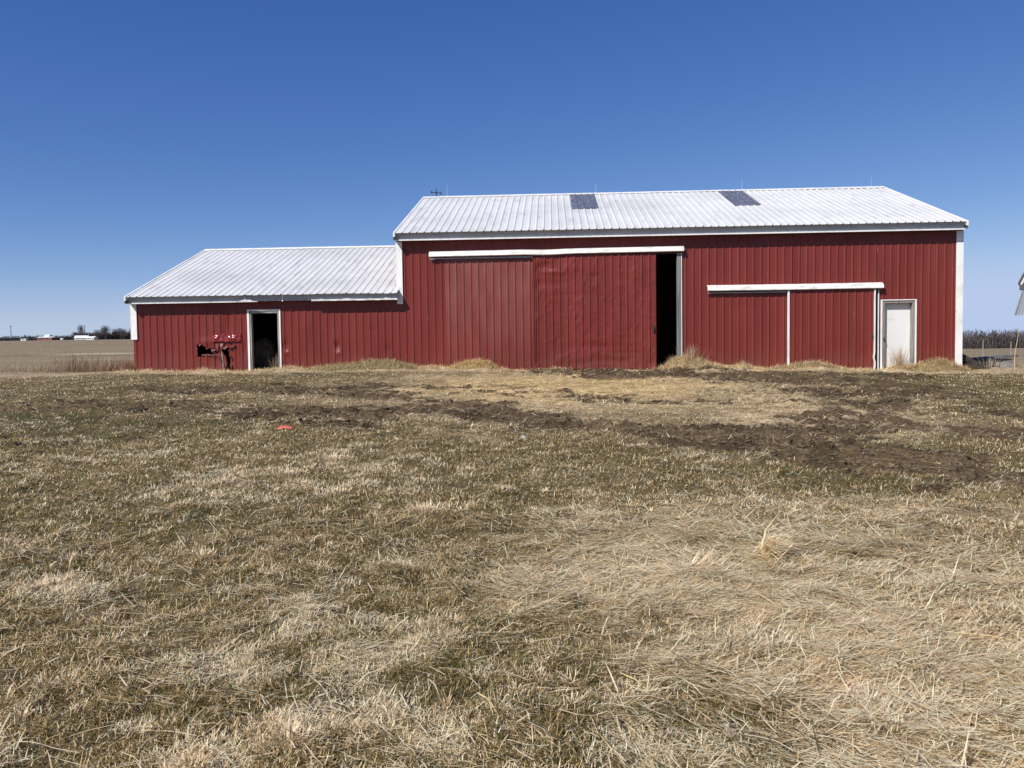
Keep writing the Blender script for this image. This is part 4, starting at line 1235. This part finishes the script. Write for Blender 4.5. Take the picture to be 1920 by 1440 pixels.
GT = 'bare trees on the left horizon'
Y0 = 655
for px, h, w_, lab in [(-356, 7, 7, 'small bare tree left of the tall narrow one'), (-350.5, 13.2, 5.5, 'tall narrow bare tree beside a utility pole, left horizon'), (-337.5, 9.0, 8, 'low rounded bare tree right of the utility pole'),
                       (-334, 11, 7, 'bare tree just left of the highest broad crown'), (-329.5, 12.4, 9, 'broad highest bare crown between pole and wind pump'), (-324.5, 9.6, 6, 'bare tree right of the highest broad crown'), (-319.8, 10.2, 6.5, 'bare tree between two rounded crowns, left of wind pump'),
                       (-314.5, 9.0, 8, 'wide low bare tree at the wind pump'), (-309.2, 10.2, 6, 'bare tree directly behind the wind pump'), (-303.5, 8.0, 5, 'small bare tree right of the wind pump'), (-298, 10.0, 7, 'bare tree nearest the barn wing corner')]:
    sc_ = .5 / .5
    bare_tree(px * 1.005, Y0 + random.uniform(-4, 6), h, w_, lab, GT)


def wood_mass(name, x0, x1, y0, y1, prof, n_, cols, label, wd=(.15, .5), lean=12):
    x = rng.uniform(x0, x1, n_); y = y0 + (y1 - y0) * rng.random(n_)
    hh = prof(x) * rng.uniform(.55, 1.04, n_) * (.8 + .35 * fbm(x, y, .12, 3, 4.))
    z = H(x, y) - .5
    t = rng.random(n_)
    c = np.where((t < .6)[:, None], np.array(cols[0]), np.where((t < .85)[:, None], np.array(cols[1]), np.array(cols[2])))
    # trunks rising from the ground, and twig sprays through the height
    k = int(n_ * .12)
    zz = z.copy(); L = hh.copy()
    zz[k:] = z[k:] + hh[k:] * rng.uniform(.0, .88, n_ - k); L[k:] = hh[k:] * rng.uniform(.08, .2, n_ - k)
    wdt = rng.uniform(wd[0], wd[1], n_)
    o = blades(name, np.stack([x, y, zz], 1), rng.uniform(0, 6.28, n_), L, wdt, np.radians(rng.uniform(0, lean, n_)), np.radians(rng.uniform(0, 25, n_)), c * rng.uniform(.7, 1.3, (n_, 1)), M['twig'], None, 1)
    tag(o, label, 'wood', kind='stuff')
    return o


wood_mass('distant_wood', 185, 420, 398, 440, lambda x: 10.6 + 1.0 * (fbm(x, x * 0, .11, 4, 6.) - .5) * 2, 80000, ((.105, .088, .088), (.125, .095, .088), (.07, .062, .062)), 'dense leafless wood beyond the field at right', (.07, .32), 38)
# dark evergreen tips standing out of it
N = 700; x = rng.uniform(190, 400, N); g = rng.integers(0, 60, N); cx = np.linspace(192, 398, 60)[g] + (g * 7 % 5 - 2)
u = rng.random(N); hh = 5.6 + u * 4.4; wd_ = (1 - u) * 1.6 + .15
x = cx + rng.uniform(-1, 1, N) * wd_
y = 400 + rng.uniform(-1, 1, N)
o = blades('evergreen_tops', np.stack([x, y, H(x, y) + hh - 1.0], 1), rng.uniform(0, 6.28, N), rng.uniform(.6, 1.2, N), rng.uniform(.25, .5, N), np.radians(rng.uniform(0, 35, N)), np.zeros(N), np.array([[.03, .036, .03]]) * rng.uniform(.7, 1.4, (N, 1)), M['twig'], None, 1)
tag(o, 'dark evergreen tops poking out of the distant wood', 'wood', kind='stuff')
wood_mass('distant_hedgerow', -366, -225, 664, 672, lambda x: 7.2 + 1.5 * (fbm(x, x * 0, .1, 3, 2.) - .5), 16000, ((.085, .07, .075), (.10, .08, .08), (.05, .05, .048)), 'low dark hedgerow behind the left horizon trees', (.3, .9), 40)
wood_mass('far_wood', -640, -300, 900, 915, lambda x: 8.0 + .6 * (fbm(x, x * 0, .03, 3, 2.) - .5), 16000, ((.075, .07, .085), (.09, .08, .09), (.06, .055, .065)), 'thin dark line of woods on the far left skyline', (.5, 1.4))


def house(name, x, y, w_, d_, hw, hr, wall, label, cat, low=None, rz=0.0, wins=2):
    root = empty(name, (x, y, float(H(x, y)) - .1), rz)
    MB().box(-w_ / 2, w_ / 2, -d_ / 2, d_ / 2, 0, hw).build('wall', wall, root)
    mb = MB()
    e = .35
    mb.add([(-w_ / 2 - e, -d_ / 2 - e, hw - .05), (w_ / 2 + e, -d_ / 2 - e, hw - .05), (w_ / 2 + e, d_ / 2 + e, hw - .05), (-w_ / 2 - e, d_ / 2 + e, hw - .05), (-w_ / 2 - e, 0, hw + hr), (w_ / 2 + e, 0, hw + hr)], [(0, 1, 5, 4), (2, 3, 4, 5), (0, 4, 3), (1, 2, 5), (3, 2, 1, 0)])
    mb.build('roof', M['house_roof'], root)
    for k in range(wins):
        xx = -w_ / 2 + w_ * (k + .6) / (wins + .3)
        MB().box(xx - .5, xx + .5, -d_ / 2 - .05, -d_ / 2 - .01, hw * .4, hw * .8).build('window', M['glass'], root)
    tag(root, label, cat)
    return root


r_ = house('farmhouse', -372.5, 640, 12, 8, 2.3, .8, M['brick'], 'low farmhouse with a wide white roof, left horizon', 'house')
MB().add([(-2, -2, 2.7), (2.6, -2, 2.7), (2.6, 2, 2.7), (-2, 2, 2.7), (-1.6, 0, 4.6), (2.2, 0, 4.6)], [(0, 1, 5, 4), (2, 3, 4, 5), (0, 4, 3), (1, 2, 5)]).build('upper_roof', M['house_roof'], r_)
house('trailer', -391, 640, 4.2, 2.6, 1.7, .15, M['house'], 'small white trailer on the far left skyline', 'trailer', wins=1)
house('farm_shed', -344.5, 640, 9.5, 7, 1.5, 2.1, M['house'], 'larger white farm building on the left horizon', 'farm building', rz=.25)
house('farm_shed', -335.2, 638, 6.5, 4, 1.6, 1.2, M['house'], 'smaller white farm building with dark openings, nearer the barn', 'farm building', rz=-.3, wins=3)
tk = empty('tank', (-360.5, 640, float(H(-360.5, 640)))); tag(tk, 'small round white tank between the two white farm buildings', 'tank')
mb = MB(); mb.tube([(0, 0, 0), (0, 0, .3), (0, 0, 1.3), (0, 0, 1.7)], [1.0, 1.25, 1.25, .6], 14); mb.build('vessel', M['house'], tk, smooth=False)
for (x, y, h, lab) in ((-407.6, 650, 12.6, 'utility pole standing alone near the left edge'), (-346.3, 648, 11.9, 'utility pole beside the tall narrow bare tree')):
    p = empty('utility_pole', (x, y, float(H(x, y)))); tag(p, lab, 'utility pole', 'utility poles on the horizon')
    mb = MB(); mb.tube([(0, 0, -.5), (0, 0, h)], [.26, .18], 8); mb.build('pole', M['pole'], p)
    MB().box(-1.1, 1.1, -.1, .1, h - .9, h - .65).build('crossarm', M['pole'], p)
wp = empty('wind_pump', (-306.3, 645, float(H(-306.3, 645)))); tag(wp, 'farm wind pump rising above the trees near the barn wing', 'wind pump')
mb = MB()
for a in (-1, 1):
    for b2 in (-1, 1): mb.tube([(a * 1.0, b2 * 1.0, 0), (a * .15, b2 * .15, 11.2)], .10, 5)
for z in (2, 4, 6, 8, 10):
    q_ = 1.0 - .85 * z / 11.2; mb.box(-q_, q_, -.05, .05, z, z + .1)
mb.build('tower', M['iron'], wp)
mb = MB()
for k in range(10):
    a = k * .628; mb.add([(.2 * math.cos(a), -.3, 11.6 + .2 * math.sin(a)), (1.0 * math.cos(a - .2), -.25, 11.6 + 1.0 * math.sin(a - .2)), (1.0 * math.cos(a + .2), -.4, 11.6 + 1.0 * math.sin(a + .2))], [(0, 1, 2)])
mb.build('wheel', M['iron'], wp)
MB().box(-.06, .06, .1, 1.8, 11.2, 12.1).build('tail_vane', M['iron'], wp)
